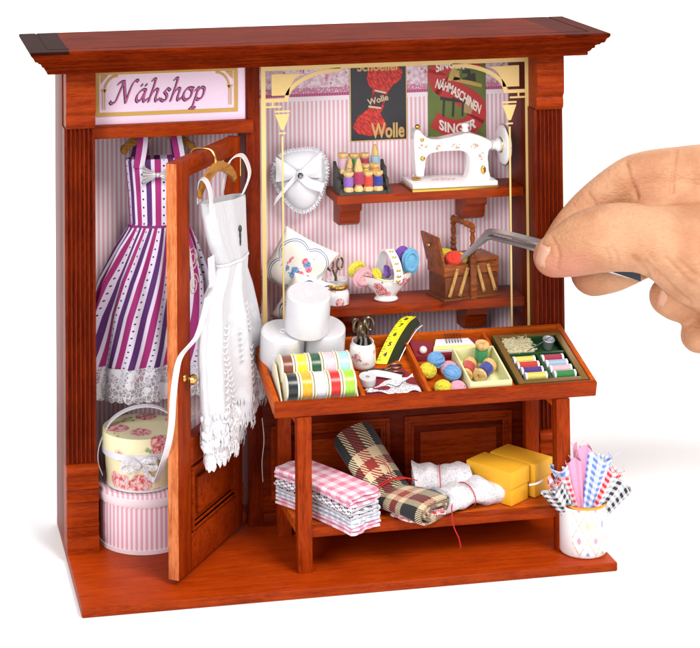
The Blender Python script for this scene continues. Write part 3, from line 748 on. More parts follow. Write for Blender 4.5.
# leaf sprigs worked on the skirt
b = B()
for (cu0, cv0, n_l, dr_) in ((.12, .93, 8, .006), (.2, .9, 9, -.004), (.27, .94, 10, .003), (.34, .9, 8, .005), (.41, .93, 9, -.005), (.16, .66, 5, .004), (.3, .62, 6, -.004), (.38, .7, 6, .005), (.23, .72, 6, .0)):
    for k in range(n_l):
        for sg in (-1, 1):
            u = cu0+dr_*k; p = Vector(wd_fn(u, cv0-.026*k, .035)); th = 2*PI*u
            side = Vector((-math.sin(th), .3*math.cos(th), 0)).normalized()
            petal(b, p, .2, .042, sg*2.1, None, Vector((math.cos(th)*.3, math.sin(th), 0))*.25, side)
obj('leaf_embroidery', b, plain('lace_petals_raised', '#e2e1e5', .5, sheen=.3, var=.02, bstr=.05), wd_, ang=70)
b = B(); b.surf(lambda u, v: wd_fn(u, .28+.012*v, .03), 96, 2, cu=True); obj('waist_seam', b, M['satin'], wd_)
def under_fn(u, v):
    th = 2*PI*u; z = lerp(4.9, 3.75, v); c = lerp(2.1, 2.6, v); a = lerp(1.75, 1.15, v)
    w = math.cos(8*th)*.08
    return (c+a*math.cos(th), .5+(.36+w)*math.sin(th), z-.35*v*(.5+.5*math.cos(th-.3)))
b = B(); b.surf(under_fn, 120, 16, cu=True)
for i in range(300):
    u = rnd.random(); v = rnd.choice((.98, .94, .9, .8, .6, .4)); p = Vector(under_fn(u, v)); th = 2*PI*u
    petal(b, p, rnd.uniform(.2, .28), rnd.uniform(.045, .065), rnd.uniform(-.25, .25), None, Vector((math.cos(th)*.5, math.sin(th), 0)), Vector((-math.sin(th), .4*math.cos(th), 0)).normalized())
obj('underskirt', b, M['lace'], wd_, ang=70)
n = NB('organza'); x, y, z = n.xyz(); M['organza'] = n.set(C('#f3eef0'), .35, alpha=.62, sheen=.5, bump=n.noise(n.objvec(), 12, 3), bstr=.3)
for P in ([(3.95, .75, 11.4), (4.1, .8, 11.95), (4.1, .65, 12.3), (3.9, .35, 12.25), (3.7, .2, 11.5)], [(1.5, .75, 11.4), (1.2, .85, 12.0), (1.45, .7, 12.6), (1.9, .45, 12.45), (1.9, .2, 11.5)]):
    b = B(); b.ribbon(bez(P, 7), (.42, .1, 0), .03); obj('strap', b, M['organza'], wd_)
b = B()
def sq(cx, cz, s):
    for i in range(3):
        P = [(cx+s*(.5-i*.32)*math.cos(k*.75)*(1-k/13), 0, cz-i*s*.95+s*.7*math.sin(k*.75)*(1-k/13)) for k in range(11)]
        b.tube([(p[0], .86, p[2]) for p in P], .022, 5)
sq(2.0, 10.35, .22); obj('embroidery', b, plain('black_thread', '#26262b', .5), wd_)
b = B(); b.surf(lambda u, v: (3.55+.5*u-.1*v, .66+.014*math.sin(v*PI*30), 9.9-.95*v), 6, 120); obj('pleated_trim', b, M['white_cloth'], wd_, ang=80)
# sash hanging down past the door edge to the hat boxes
Pq = [(3.85, .5, 8.0)]
sp = [(3.701,8.596),(4.296,8.101),(5.02,7.714)]
sp = [(q[0], .5+.1*i, q[1]) for i, q in enumerate(sp)]
wp = [DM @ Vector(q) for q in sp]
wp += [Vector((q[0], q[1], q[2])) for q in [(3.203,0.85,7.067),(3.002,0.6,6.608),(2.887,0.5,5.858),(2.844,0.55,5.087),(2.772,0.8,4.369),(2.707,1.6,3.48),(2.748,3,2.503)]]
DI = DM.inverted()
b = B(); b.ribbon([DI @ p for p in bez(wp, 8)], tuple(DI.to_3x3() @ Vector((.2, .05, .04))), .03); obj('sash', b, M['satin'], wd_)
b = B(); b.tube(bez([DM @ Vector((q[0], q[2], q[1])) for q in [(0.461,3.886,0.9),(0.31,3.125,0.9),(0.373,2.424,0.85),(0.189,1.705,0.8)]], 6), .012, 4); tag(obj('loose_thread', b, M['white_cloth'], None), 'thin loose white thread hanging from the hem of the white dress', 'thread')
h = thing('clothes_hanger', 'tan wooden hanger with gold hook holding the white dress on the door', 'hanger', mtx=DM)
b = B(); hanger(b, 2.85, .45, 12.5, 1.3, .6); obj('hanger_bar', b, M['hanger'], h)
b = B(); b.tube(bez([(3.0, .45, 12.5), (3.0, .45, 12.8), (2.98, .3, 13.02), (3.0, 0, 13.06), (3.0, -.3, 12.99), (3.0, -.42, 12.8)], 6), .045, 8); obj('hook', b, M['brass'], h)

# ================================================================== CUSHIONS at the left of the window
def pillow_pts(b, hx, hz, th, n=28, pw=2.6, mi=0, M0=None, pinch=.12):
    for sg in (-1, 1):
        def fn(u, v, sg=sg):
            a, c = u*2-1, v*2-1
            k = (1-abs(a)**pw)*(1-abs(c)**pw)
            s_ = 1-pinch*(1-abs(a)**2)*abs(c)**4; s2 = 1-pinch*(1-abs(c)**2)*abs(a)**4
            return (a*hx*s2, sg*th*max(k, 0)**.5, c*hz*s_)
        b.surf(fn, n, n, mi=mi, M=M0, flip=(sg > 0))
cu = thing('ruffled_cushion', 'white ruffled oval cushion with satin bow and silver gem on the striped wall', 'cushion', (8.35, 6.45, 11.1))
hr = lambda a: 1+.09*math.cos(3*a-1.9)+.04*math.cos(2*a+.4)
b = B(); b.surf(lambda u, v: (.84*math.sin(PI*v)*math.cos(2*PI*u)*hr(2*PI*u)+.0, .02-.36*math.cos(PI*v)*-1*(1-.35*math.exp(-((math.sin(2*PI*u)*math.sin(PI*v)-.15)/.2)**2)), 1.03*math.sin(PI*v)*math.sin(2*PI*u)*hr(2*PI*u)), 64, 24, cu=True); obj('cushion_body', b, M['white_cloth'], cu)
b = B(); b.surf(lambda u, v: ((.8+.15*v)*hr(2*PI*u)*math.cos(2*PI*u)*(1+.02*v*math.sin(u*2*PI*43)), .02+.045*v*math.sin(u*2*PI*43+math.sin(u*40)), (.99+.15*v)*hr(2*PI*u)*math.sin(2*PI*u)*(1+.02*v*math.sin(u*2*PI*43))), 400, 5, cu=True)
obj('ruffle', b, M['white_cloth'], cu, ang=80)
b = B()
for i in range(72):
    a = 2*PI*i/72; b.sphere((.96*hr(a)*math.cos(a), 0, 1.15*hr(a)*math.sin(a)), .03, 8, 6)
obj('pearl_trim', b, M['satin'], cu)
b = B(); c = Vector((-.15, -.32, .2))
for sg, sl in ((-1, .25), (1, .35)):
    b.surf(lambda u, v, sg=sg, sl=sl: c+Vector((sg*(.05+.75*v), -.12*math.sin(PI*v)*math.sin(PI*u), (u-.5)*lerp(.15, .85, v**.7)+sl*v*.8)), 12, 12)
    b.ribbon(bez([c, c+Vector((sg*.35, -.08, -.3)), c+Vector((sg*.85, .0, -.5 if sg > 0 else -.9))], 6), (.1, 0, .3), .02)
b.sphere(tuple(c+Vector((0, -.08, 0))), .13, 14, 10); obj('bow', b, M['satin'], cu)
b = B(); b.sphere(tuple(c+Vector((0, -.22, 0))), .11, 12, 6); obj('gem', b, M['steel'], cu, ang=10)
n = NB('embroidered_linen'); x, y, z = n.xyz(); v = n.vec(x, 0.0, z)
r = (x*x+z*z).pow(.5)
d = n.voro(v, 3.4); m = d.smooth(.5, .42)*(r+n.noise(v, 3)*.3).lt(.6)
cv = V(n.nt, n.voro(v, 3.4, out='Color').k); sep = n.nt.nodes.new('ShaderNodeSeparateXYZ'); n.nt.links.new(cv.k, sep.inputs[0]); hx = V(n.nt, sep.outputs[0])
c = n.mix(m, C('#f0eade'), n.mix(n.noise(v, 18).smooth(.4, .6), n.mix(hx.gt(.55), C('#c93a6a'), C('#3f6fb0')), n.mix(hx.gt(.55), C('#f0a0b0'), C('#8fb5dc'))))
lf = n.voro(n.vec(x+.3, 0.0, z+.2), 6.2); c = n.mix(lf.smooth(.22, .14)*r.lt(.62)*(1-m), c, C('#5f9a72'))
# quatrefoil double outline
q = ((x.abs()-.38).pow(2)+(z.abs()-.38).pow(2)).pow(.5)-.43
q = ((x.abs()-.36)*(x.abs()-.36)+(z.abs()-.36)*(z.abs()-.36)).pow(.5)
o1 = (q-.46).abs().lt(.012).max((q-.52).abs().lt(.012))*((x.abs()+z.abs()).gt(.72))
c = n.mix(o1, c, C('#56639a'))
M['embroid'] = n.set(c, .85, bump=n.noise(n.objvec(), 60, 2)+m, bstr=.25, sheen=.2)
for loc, rz, ry, rx, lab, hs in (((8.15, 6.1, 8.25), -.1, .5, .18, 'cream cushion embroidered with a pink and blue flower bunch, upright behind the rolls', 1.0),
                              ((8.45, 6.05, 7.0), .15, .35, .45, 'cream cushion with blue outline, the lower one beside the glass jar', .95)):
    t_ = thing('embroidered_cushion', lab, 'cushion', mtx=PM(loc, rz, rx, ry), group='embroidered cushions')
    b = B(); pillow_pts(b, 1.02*hs, 1.02*hs, .34, pinch=.06, pw=3.2); obj('cushion_body', b, M['embroid'], t_, ang=80)

# ================================================================== DISPLAY TABLE
tb = thing('display_table', 'orange brown wooden sales table with sloping tray and slatted lower shelf, before the cabinet', 'table', (0, 0, 0))
TMat = TM(0, 0, 0); TW, TD, RH = 10.6, 3.4, .5
b = B(); b.box(.1, TW-.1, .1, TD-.1, -.47, -.38, 0, M=TMat); tray = obj('tray', b, M['liteX'], tb)
b = B(); b.box(0, TW, 0, .16, -RH, 0, .02, M=TMat); obj('rail', b, M['midX'], tray)
b = B(); b.box(.162, TW-.162, TD-.16, TD, -RH, 0, .02, M=TMat); obj('rail', b, M['liteX'], tray)
for x in (0, TW-.16):
    b = B(); b.box(x, x+.16, .162, TD, -RH, 0, .02, M=TMat); obj('rail', b, M['liteY'], tray)
for x in (2.86, 5.02, 7.78):
    b = B(); b.box(x, x+.12, .162, TD-.162, -.38, -.06, .015, M=TMat); obj('divider', b, M['liteY'], tray)
for x in (6.92, 15.45):
    b = B(); b.box(x, x+.46, 1.12, 1.52, 0, 4.83, .02); obj('leg', b, M['midZ'], tb)
    b = B(); b.box(x, x+.46, 4.0, 4.34, 0, 5.6, .02); obj('leg', b, M['midZ'], tb)
b = B(); b.box(6.95, 15.88, 1.2, 1.45, 1.06, 1.36, .02); obj('shelf_rail', b, M['midX'], tb)
b = B(); b.box(6.95, 15.88, 4.05, 4.25, 1.06, 1.36, .02); obj('shelf_rail', b, M['midX'], tb)
for i in range(6):
    y0 = 1.48+i*.425; b = B(); b.box(6.97, 15.86, y0, y0+.40, 1.2, 1.34, .02); obj('shelf_slat', b, M['liteX'], tb)
for x in (6.98, 15.5):
    b = B(); b.box(x, x+.36, 1.52, 4.0, 1.02, 1.19, .02); obj('side_rail', b, M['liteY'], tb)
    b = B(); b.box(x, x+.36, 1.52, 4.0, 4.45, 4.72, .02); obj('side_rail', b, M['liteY'], tb)

# ================================================================== IN THE TRAY
FZ = -.378
# white ribbon spools
n = NB('white_ribbon_roll'); x, y, z = n.xyz('UV'); ox, oy, oz = n.xyz()
rings = ((ox*ox+oy*oy).pow(.5)*60).sin()
M['rollwhite'] = n.set(n.mix(n.noise(n.vec(ox*2, oy*2, oz*26), 3, 3).smooth(.35, .7), C('#cfcdd1'), C('#d4d2d5')), .3, bump=(oz*90).sin()*.5, bstr=.015, bdist=.01, coat=.25)
def big_roll(u, v, w, lab):
    t = thing('ribbon_roll', lab, 'ribbon roll', mtx=TM(u, v, w), group='big white satin ribbon rolls')
    b = B(); b.lathe([(.12, .02), (.66, .0), (.71, .04), (.72, .1), (.725, .65), (.72, 1.22), (.71, 1.3), (.66, 1.345), (.3, 1.34), (.1, 1.33), (0, 1.33)], 56); obj('ribbon_winding', b, M['rollwhite'], t)
    b = B(); b.lathe([(.05, 1.32), (.09, 1.345), (.11, 1.35), (.12, 1.335)], 24); obj('core', b, M['porc'], t)
    b = B(); P = [(.722*math.cos(a), .722*math.sin(a), .1+.5*k/8) for k, a in enumerate([-2.2+.06*q for q in range(9)])]
    b.ribbon(P[:2]+[P[1]], (0, 0, .02), .01); b.bm.free()
    return t
big_roll(.74, 2.5, FZ, 'white satin ribbon roll, lower left of the stack of three in the tray')
big_roll(2.12, 2.62, FZ, 'white satin ribbon roll, lower right of the stack of three in the tray')
big_roll(1.5, 2.45, FZ+1.36, 'white satin ribbon roll resting on top of the two lower rolls')
# cream box with ten coloured ribbon rolls
M['cream'] = plain('cream_card', '#ece2c4', .6, var=.05)
t = thing('ribbon_box', 'shallow cream card box holding two rows of coloured ribbon rolls at the tray front left', 'box', mtx=TM(.26, .26, FZ))
b = B(); b.box(0, 2.52, 0, 1.55, 0, .05, .005); obj('bottom', b, M['cream'], t)
for q in ((0, 2.52, 0, .05), (0, 2.52, 1.5, 1.55)):
    b = B(); b.box(*q, 0.051, .2, .008); obj('wall', b, M['cream'], t)
for q in ((0, .05, .052, 1.498), (2.47, 2.52, .052, 1.498)):
    b = B(); b.prism([(q[2], .051), (q[3], .051), (q[3], .75), (q[3]-.35, .85), (.45, .45), (q[2], .2)], 'X', q[0], q[1], .008); obj('wall', b, M['cream'], t)
b = B(); b.box(.052, 2.468, .8, 1.49, .051, .32, .01); obj('step', b, M['cream'], t)
def satin_mat(h):
    k = 'satin'+h
    if k not in M:
        n = NB('satin_ribbon_'+h[1:]); x, y, z = n.xyz(); f = n.noise(n.vec(x*14, y*2, z*2), 3, 3)
        c = C(h); M[k] = n.set(n.mix(f.smooth(.3, .7), tuple(q*.72 for q in c[:3])+(1,), c), .3, bump=f, bstr=.2, sheen=.4, coat=.15)
    return M[k]
rolls = [('#141a1d', 'black'), ('#f0ad12', 'amber yellow'), ('#e6e2f2', 'pale lilac white'), ('#d8201c', 'red'), ('#a6e23c', 'lime green')]
rolls2 = [('#7c3a20', 'brown'), ('#f2d81e', 'lemon yellow'), ('#174d28', 'dark green'), ('#f2c4ce', 'pale pink'), ('#a9dbe0', 'pale turquoise')]
for row, (lst, v, w, rw) in enumerate(((rolls, .70, .05+.44, 'front'), (rolls2, 1.33, .32+.42, 'back'))):
    for i, (hx, nm) in enumerate(lst):
        t = thing('ribbon_roll', '%s satin ribbon on a small cream spool, %s row of the cream box' % (nm, rw), 'ribbon roll', mtx=TM(.26+.32+.46*i+(.02 if row else .05), v, FZ+w), group='small coloured ribbon rolls')
        b = B(); b.lathe([(.0, -.15), (.41, -.15), (.415, 0), (.41, .15), (0, .15)], 32, M=Matrix.Rotation(PI/2, 4, 'Y')); obj('ribbon_winding', b, satin_mat(hx), t)
        for sx in (-1, 1):
            b = B(); b.lathe([(0, -.028), (.43, -.028), (.44, 0), (.43, .028), (0, .028)], 32, M=Matrix.Translation((sx*.185, 0, 0)) @ Matrix.Rotation(PI/2, 4, 'Y')); obj('flange', b, M['cream'], t)
# scissors
def scissors(root, s=1.0, mat='bronze', op=.12, M0=None):
    for sg in (-1, 1):
        b = B(); R_ = Matrix.Rotation(sg*op, 4, 'Z')
        if M0 is not None: R_ = M0 @ R_
        b.prism([(0, 0), (.06*s, -.02*s*sg), (.055*s, .5*s), (sg*.01*s, .78*s), (-.02*s, .5*s)], 'Z', .0+.012*sg, .03*s+.012*sg, M=R_)
        b.tube([(0, .02, .015), (sg*.04*s, -.12*s, .015), (sg*.06*s, -.2*s, .015)], .03*s, 6, M=R_)
        b.tube([(sg*.13*s+.1*s*math.cos(a), -.36*s+.17*s*math.sin(a), .015) for a in [2*PI*k/16 for k in range(16)]], .032*s, 6, closed=True, M=R_)
        obj('blade', b, M[mat], root)
# porcelain pot with scissors
pot = ceramic('rose_band_porcelain', '#eeeae8', 2.6, '#b9585c', .36, .4, zr=(.2, .62), blue=True); M['potrose'] = pot
jm = TM(3.42, 2.36, FZ, 0, -.1)
t = thing('porcelain_pot', 'small white porcelain pot with a rose band, holding scissors, beside the white rolls', 'pot', mtx=jm)
b = B(); b.lathe([(0, .0), (.4, .0), (.44, .04), (.46, .12), (.44, .4), (.42, .62), (.40, .7), (.36, .76), (.36, .82), (.33, .82), (.33, .75), (.36, .66), (.38, .3), (.36, .08), (0, .06)], 40); obj('pot_body', b, pot, t)
for i, (dx, dy, rz, lean) in enumerate(((-.14, 0, .5, .2), (.14, .06, -.4, -.28), (.0, -.08, 1.0, .02))):
    s_ = thing('scissors', ['dark bronze scissors leaning left in the porcelain pot', 'dark bronze scissors leaning right in the porcelain pot', 'dark bronze scissors standing at the front of the porcelain pot'][i], 'scissors', mtx=jm @ PM((dx, dy, .92), rz) @ Matrix.Rotation(lean, 4, 'Y') @ Matrix.Rotation(-PI/2, 4, 'X'), group='scissors in the porcelain pot')
    scissors(s_, 1.25, op=.1)
# measuring tape folded over a dark card
t = thing('measuring_tape', 'yellow tape measure with black numbers folded over a dark green card, leaning upright', 'tape measure', mtx=TM(0, 0, 0))
P = bez([(4.05, 2.28, FZ+.02), (4.33, 2.6, FZ+.34), (4.68, 3.0, FZ+.6), (5.08, 3.42, FZ+.78), (5.38, 3.68, FZ+.8)], 6)
b = B(); b.ribbon(P, (.36, -.09, .02), .03)
obj('tape', b, plain('tape_yellow', '#f4e312', .5, var=.03, bstr=.02), t)
b = B(); nP = len(P)
for i in range(nP-1):
    a, c = P[i]+Vector((.17, -.045, -.02)), P[i+1]+Vector((.17, -.045, -.02))
    d0 = Vector((.22, -.06, -.36)); d1 = Vector((.24, -.06, -.34))
    q = [a, c, c+d1*(1-.4*i/nP), a+d0*(1-.3*i/nP)]; off = Vector((.03, .04, 0))
    vs = [b.bm.verts.new(p) for p in q]; v2 = [b.bm.verts.new(p+off) for p in q]
    b.bm.faces.new(vs); b.bm.faces.new(v2[::-1])
    for k in range(4): b.bm.faces.new((vs[k], v2[k], v2[(k+1) % 4], vs[(k+1) % 4]))
obj('card', b, plain('dark_green_card', '#27301c', .5), t)
b = B(); b.ribbon([p+Vector((.43, -.11, -.28)) for p in P[4:-1]], (.02, 0, .04), .02); obj('white_edge', b, M['porc'], t)
b = B()
for i in range(2, nP-1):
    a = P[i]; tt = (P[i+1]-P[i]).normalized(); wv = Vector((.42, -.1, .02)); nn = tt.cross(wv).normalized()*(-1)
    if nn.z < 0: nn = -nn
    Q = Matrix((wv.normalized().to_4d(), tt.to_4d(), nn.to_4d(), (0, 0, 0, 1))).transposed(); Q[3][3] = 1
    for k in range(3): Q[3][k] = 0
    Q.col[3] = (*(a+nn*.02), 1)
    if i % 4 == 0: b.text(str(i//4+3), .22, Q, .006, bold=.01)
    else: b.box(-.175, -.1 if i % 2 else -.05, -.008, .008, 0, .004, 0, M=Q)
    b.box(.12, .175, -.006, .006, 0, .004, 0, M=Q)
obj('numbering', b, plain('tape_print', '#15150f', .5, var=0), t)
# crimson felt, little scissors, white tape roll, lace scrap in the second compartment
M['felt'] = plain('crimson_felt', '#8c0f28', .95, sheen=.08, var=.12, scale=14, bstr=.6)
M['felt'].use_nodes = True
b = B(); b.prism([(3.02, .5), (3.3, .2), (4.98, .2), (4.98, .9), (4.85, 1.6), (4.6, 2.1), (4.3, 2.2), (3.9, 1.75), (3.3, 1.05)], 'Z', FZ+.005, FZ+.05, .01, M=TMat); tag(obj('felt_piece', b, M['felt'], None), 'crimson felt triangle lying under the lace scrap at the tray front', 'felt')
t = thing('scissors', 'small dark bronze scissors lying flat above the crimson felt triangle', 'scissors', mtx=TM(4.05, 1.85, FZ+.06, 1.5))
scissors(t, 1.15, op=.14)
t = thing('tape_roll', 'small roll of white cotton tape with its end unrolled across the felt', 'tape roll', mtx=TM(3.3, 1.25, FZ+.06))
b = B(); b.lathe([(.07, 0), (.27, 0), (.28, .12), (.27, .24), (.07, .24), (.07, 0)], 32)
obj('winding', b, M['rollwhite'], t); b = B(); b.ribbon(bez([(.1, .27, .14), (.4, .25, .16), (.8, .12, .14), (1.15, -.02, .1)], 6), (.0, .12, .16), .02); obj('tape_end', b, M['white_cloth'], t)
b = B()
def scrap(u, v):
    x = 3.15+1.75*u; w = .07+.42*u**.8
    return (x, .78+.25*u+(v-.5)*2*w*(1+.1*math.sin(u*20)), FZ+.09+.05*math.sin(9*u+3*v)+.04*math.sin(7*v))
b.surf(scrap, 30, 14, M=TMat); tag(obj('lace_scrap', b, M['lace'], None, ang=80), 'crumpled pointed scrap of white lace lying on the crimson felt triangle', 'lace')
b = B(); b.tube([TMat @ Vector((3.15+1.7*k/30, .72+.3*k/30+.1*math.sin(k*.6), FZ+.17)) for k in range(31)], .012, 4); tag(obj('thread', b, plain('dark_thread', '#2a2226', .7), None), 'thin dark thread curling over the white lace scrap', 'thread')
# third compartment: felt, pearl pin, pouch with pins, pompons, little box
b = B(); b.prism([(5.2, 2.28), (5.25, 3.2), (5.42, 3.22), (6.3, 2.95), (6.62, 2.75), (7.2, 3.1), (7.55, 3.05), (7.68, 2.8), (7.6, 2.3), (7.3, 2.2), (6.4, 2.3)], 'Z', FZ+.005, FZ+.22, .02, M=TMat)
tag(obj('felt_piece', b, M['felt'], None), 'crimson felt piece with rounded lobe, at the back of the third tray compartment', 'felt')
b = B(); b.sphere((0, 0, 0), .13, 20, 14, M=TM(5.5, 2.42, FZ+.35)); tag(obj('pearl_pin', b, M['pearl'], None), 'round pearl pin head on the corner of the crimson felt', 'pin')
t = thing('needle_case', 'white and pale yellow folded cloth needle case with dark pins on the felt', 'needle case', mtx=TM(6.6, 2.68, FZ+.24))
b = B(); b.prism([(-.78, -.32), (.8, -.36), (.62, .28), (-.5, .32)], 'Z', 0, .1, .02); obj('cover', b, M['white_cloth'], t)
b = B(); b.prism([(-.77, -.31), (.79, -.35), (.74, -.16), (-.7, -.12)], 'Z', .102, .13, .01); obj('yellow_band', b, plain('pale_yellow_cloth', '#f0e48a', .8), t)
for i in range(6):
    b = B(); x = -.2+i*.1; b.cyl((x, .02, .12), (x+.03, .4, .2), .013, n=6); b.sphere((x+.03, .42, .21), .03, 8, 6); obj('pin', b, M['bronze'], t)
def puff(name, lab, hx, mtx, r, cat, grp, sq=.85, seed=1):
    n_ = 'yarn'+hx
    if n_ not in M:
        n = NB('yarn_'+hx[1:]); x, y, z = n.xyz(); f = n.noise(n.vec(x, y*.6, z*2.2), 16, 3, .6, 1.5); c = C(hx)
        M[n_] = n.set(n.mix(f.smooth(.35, .6), tuple(q*.75 for q in c[:3])+(1,), c), .85, bump=f, bstr=.7, bdist=.06, sheen=.08)
    b = B()
    rd = random.Random(seed)
    for k in range(7):
        ax = Vector((rd.gauss(0, 1), rd.gauss(0, 1), rd.gauss(0, 1))).normalized(); a1 = ax.orthogonal().normalized(); a2 = ax.cross(a1)
        for q in range(2):
            rr = r*.92; o = ax*(q-.5)*r*.5; rr2 = math.sqrt(max(rr*rr-o.length_squared, .01))
            b.tube([o+(a1*math.cos(2*PI*i/18)+a2*math.sin(2*PI*i/18))*rr2 for i in range(18)], r*.17, 5, closed=True)
    b.sphere((0, 0, 0), r*.93, 16, 10)
    o = obj(name, b, M[n_], None); o.matrix_world = mtx @ Matrix.Diagonal((1, 1, sq, 1)); tag(o, lab, cat, grp)
for i, (u, v, hx, lab, w) in enumerate(((5.72, 1.72, '#74a9dc', 'sky blue yarn ball at the back of the heap in the third compartment', .3), (6.02, .92, '#74a9dc', 'sky blue yarn ball at the front of the heap beside the cream box', .34),
        (5.38, 1.45, '#ecd838', 'yellow yarn ball at the left behind the blue balls', .1), (5.62, .52, '#ecd838', 'yellow yarn ball at the front under the blue one', .08),
        (6.12, 1.5, '#f0a9bd', 'pink yarn ball at the back beside the cream box', .08), (6.08, .45, '#f0a9bd', 'pink yarn ball at the front corner beside the cream box', .06))):
    puff('yarn_ball', lab, hx, TM(u, v, FZ+.12+w), .27, 'yarn ball', 'small yarn balls in the tray', seed=i)
tm = TM(7.08, 1.18, FZ+.02, 0, 0)
t = thing('sewing_box_tray', 'small open cream tray with three wooden thread spools inside', 'tray', mtx=tm)
M['cream_y'] = plain('pale_yellow_card', '#e9e6ae', .55, var=.04)
b = B(); b.prism([(-.62, -.9), (.66, -.9), (.66, .92), (-.62, .92)], 'Z', 0, .05); obj('bottom', b, M['cream_y'], t)
for (x0, x1, y0, y1) in ((-.68, -.62, -.96, .98), (.66, .72, -.96, .98), (-.62, .66, -.96, -.9), (-.62, .66, .92, .98)):
    b = B(); b.box(x0, x1, y0, y1, 0, .5, .012); obj('wall', b, M['cream_y'], t)
M['pale_wood'] = wood('pale_spool_wood', 'Z', '#c99a58', '#ead09a', '#b98a4a', rough=.5, coat=.1)
def thread_mat(hx):
    k = 'thread'+hx
    if k not in M:
        n = NB('thread_'+hx[1:]); x, y, z = n.xyz(); c = C(hx); w = (z*170+n.noise(n.objvec(), 9, 2)*6).sin()
        M[k] = n.set(n.mix(w*.25+.5, tuple(q*.6 for q in c[:3])+(1,), c), .55, bump=w, bstr=.5, bdist=.02, sheen=.3)
    return M[k]
def spool(lab, hx, mtx, s=1.0, cone=False, grp='wooden thread spools'):
    t = thing('thread_spool', lab, 'thread spool', mtx=mtx, group=grp)
    b = B()
    if cone: b.lathe([(0, 0), (.16*s, 0), (.17*s, .05*s), (.11*s, .2*s), (.14*s, .25*s), (.12*s, .62*s), (.15*s, .66*s), (.13*s, .8*s), (.06*s, 1.05*s), (0, 1.08*s)], 24)
    else: b.lathe([(0, 0), (.19*s, 0), (.2*s, .03*s), (.19*s, .1*s), (.14*s, .17*s), (.13*s, .53*s), (.19*s, .6*s), (.2*s, .67*s), (.19*s, .7*s), (.06*s, .7*s), (.05*s, .64*s), (0, .64*s)], 24)
    obj('spool_body', b, M['pale_wood'], t)
    b = B(); z0, z1 = (.22, .62) if cone else (.17, .53)
    b.lathe([(.12*s, z0*s), (.175*s, (z0+.01)*s), (.185*s, (z0+z1)/2*s), (.175*s, (z1-.01)*s), (.12*s, z1*s)], 24); obj('thread_winding', b, thread_mat(hx), t)
    return t
gp = 'wooden thread spools in the small cream tray'
spool('red thread spool lying in the small cream tray', '#d92f16', tm @ PM((-.42, .1, .25), -.5, 0, 0) @ Matrix.Rotation(PI/2, 4, 'X') @ Matrix.Translation((0, 0, -.45)), 1.15, grp=gp)
spool('dark blue thread spool lying in the small cream tray', '#152a9c', tm @ PM((.02, -.15, .3), -.75, 0, 0) @ Matrix.Rotation(PI/2, 4, 'X') @ Matrix.Translation((0, 0, -.55)), 1.2, grp=gp)
spool('green thread spool standing at the back of the small cream tray', '#1f9a4a', tm @ PM((.2, .62, .05)), 1.15, grp=gp)
for (x, y, hx, rz, nm) in ((.35, -.55, '#f3a3b8', .5, 'pink'), (.1, -.72, '#f39a1e', .1, 'orange'), (-.32, -.7, '#2c8c3a', -.2, 'green'), (0.0, -.5, '#f3eee0', .3, 'cream')):
    b = B(); b.tube([(-.17, 0, 0), (-.08, 0, .02), (.08, 0, .02), (.17, 0, 0)], [.02, .07, .07, .02], 8)
    o = obj('bobbin', b, thread_mat(hx), None); o.matrix_world = tm @ PM((x, y, .12), rz); tag(o, nm+' thread bobbin lying at the front of the small cream tray', 'bobbin', 'loose bobbins in the cream tray')
# green sewing kit box
tm = TM(9.22, 1.62, FZ+.01)
t = thing('sewing_kit_case', 'flat dark green case with gold brown frame, holding thread reels, a thimble and wool', 'sewing kit', mtx=tm)
M['kitgreen'] = plain('kit_green', '#1d4a24', .45, var=.15, coat=.2)
n = NB('kit_side_print'); x, y, z = n.xyz(); M['kitside'] = n.set(n.mix(n.noise(n.vec(x, y, z*3), 6, 4).smooth(.42, .6), C('#1f4a26'), C('#7a6a34')), .45, coat=.2)
b = B(); b.box(-1.18, 1.22, -1.38, 1.4, 0, .08, .01)
for q in ((-1.18, -.93, -1.38, 1.4), (.97, 1.22, -1.38, 1.4), (-.93, .97, -1.38, -1.15), (-.93, .97, 1.18, 1.4)): b.box(*q, .08, .3, .015)
obj('base', b, M['kitgreen'], t)
b = B()
def fr(u0, u1, v0, v1): b.box(u0, u1, v0, v1, .302, .335, .012)
fr(-1.16, -.95, -1.36, 1.38); fr(.99, 1.2, -1.36, 1.38); fr(-.948, .988, -1.36, -1.17); fr(-.948, .988, 1.2, 1.38)
obj('frame', b, plain('bronze_brown_frame', '#94703a', .35, .3, var=.2, scale=9), t)
b = B(); b.box(-.93, .97, .26, .36, .09, .29, .01); b.box(-.02, .08, -1.15, .258, .09, .29, .01); obj('partition', b, M['kitgreen'], t)
b = B(); b.box(-.93, .97, -1.15, 1.18, .0815, .09, 0); obj('lining', b, M['kitgreen'], t)
kc = [['#efe06a', '#d8281c', '#4a1e86', '#efe06a', '#f3efe6'], ['#b3164a', '#a9c8e0', '#efc3cf', '#1f8a3a', '#f3efe6']]
nm = [['yellow', 'red', 'purple', 'lemon', 'white'], ['crimson', 'light blue', 'pale pink', 'green', 'white']]
for c_ in range(2):
    for r_ in range(4):
        v = .02-.3*r_; u = -.52+.98*c_
        sp_ = thing('thread_reel', '%s mini thread reel, %s from the back, %s column of the green case' % (nm[c_][r_], ['first', 'second', 'third', 'fourth'][r_], ['left', 'right'][c_]), 'thread reel', mtx=tm @ PM((u+.03*r_, v, .235)), group='thread reels in the green case')
        b = B(); b.cyl((-.32, 0, 0), (.32, 0, 0), .125, n=14); obj('thread_winding', b, thread_mat(kc[c_][r_]), sp_)
        for sx in (-.34, .34):
            b = B(); b.cyl((sx-.03, 0, 0), (sx+.03, 0, 0), .14, n=14); obj('flange', b, M['porc'], sp_)
b = B(); rd = random.Random(3)
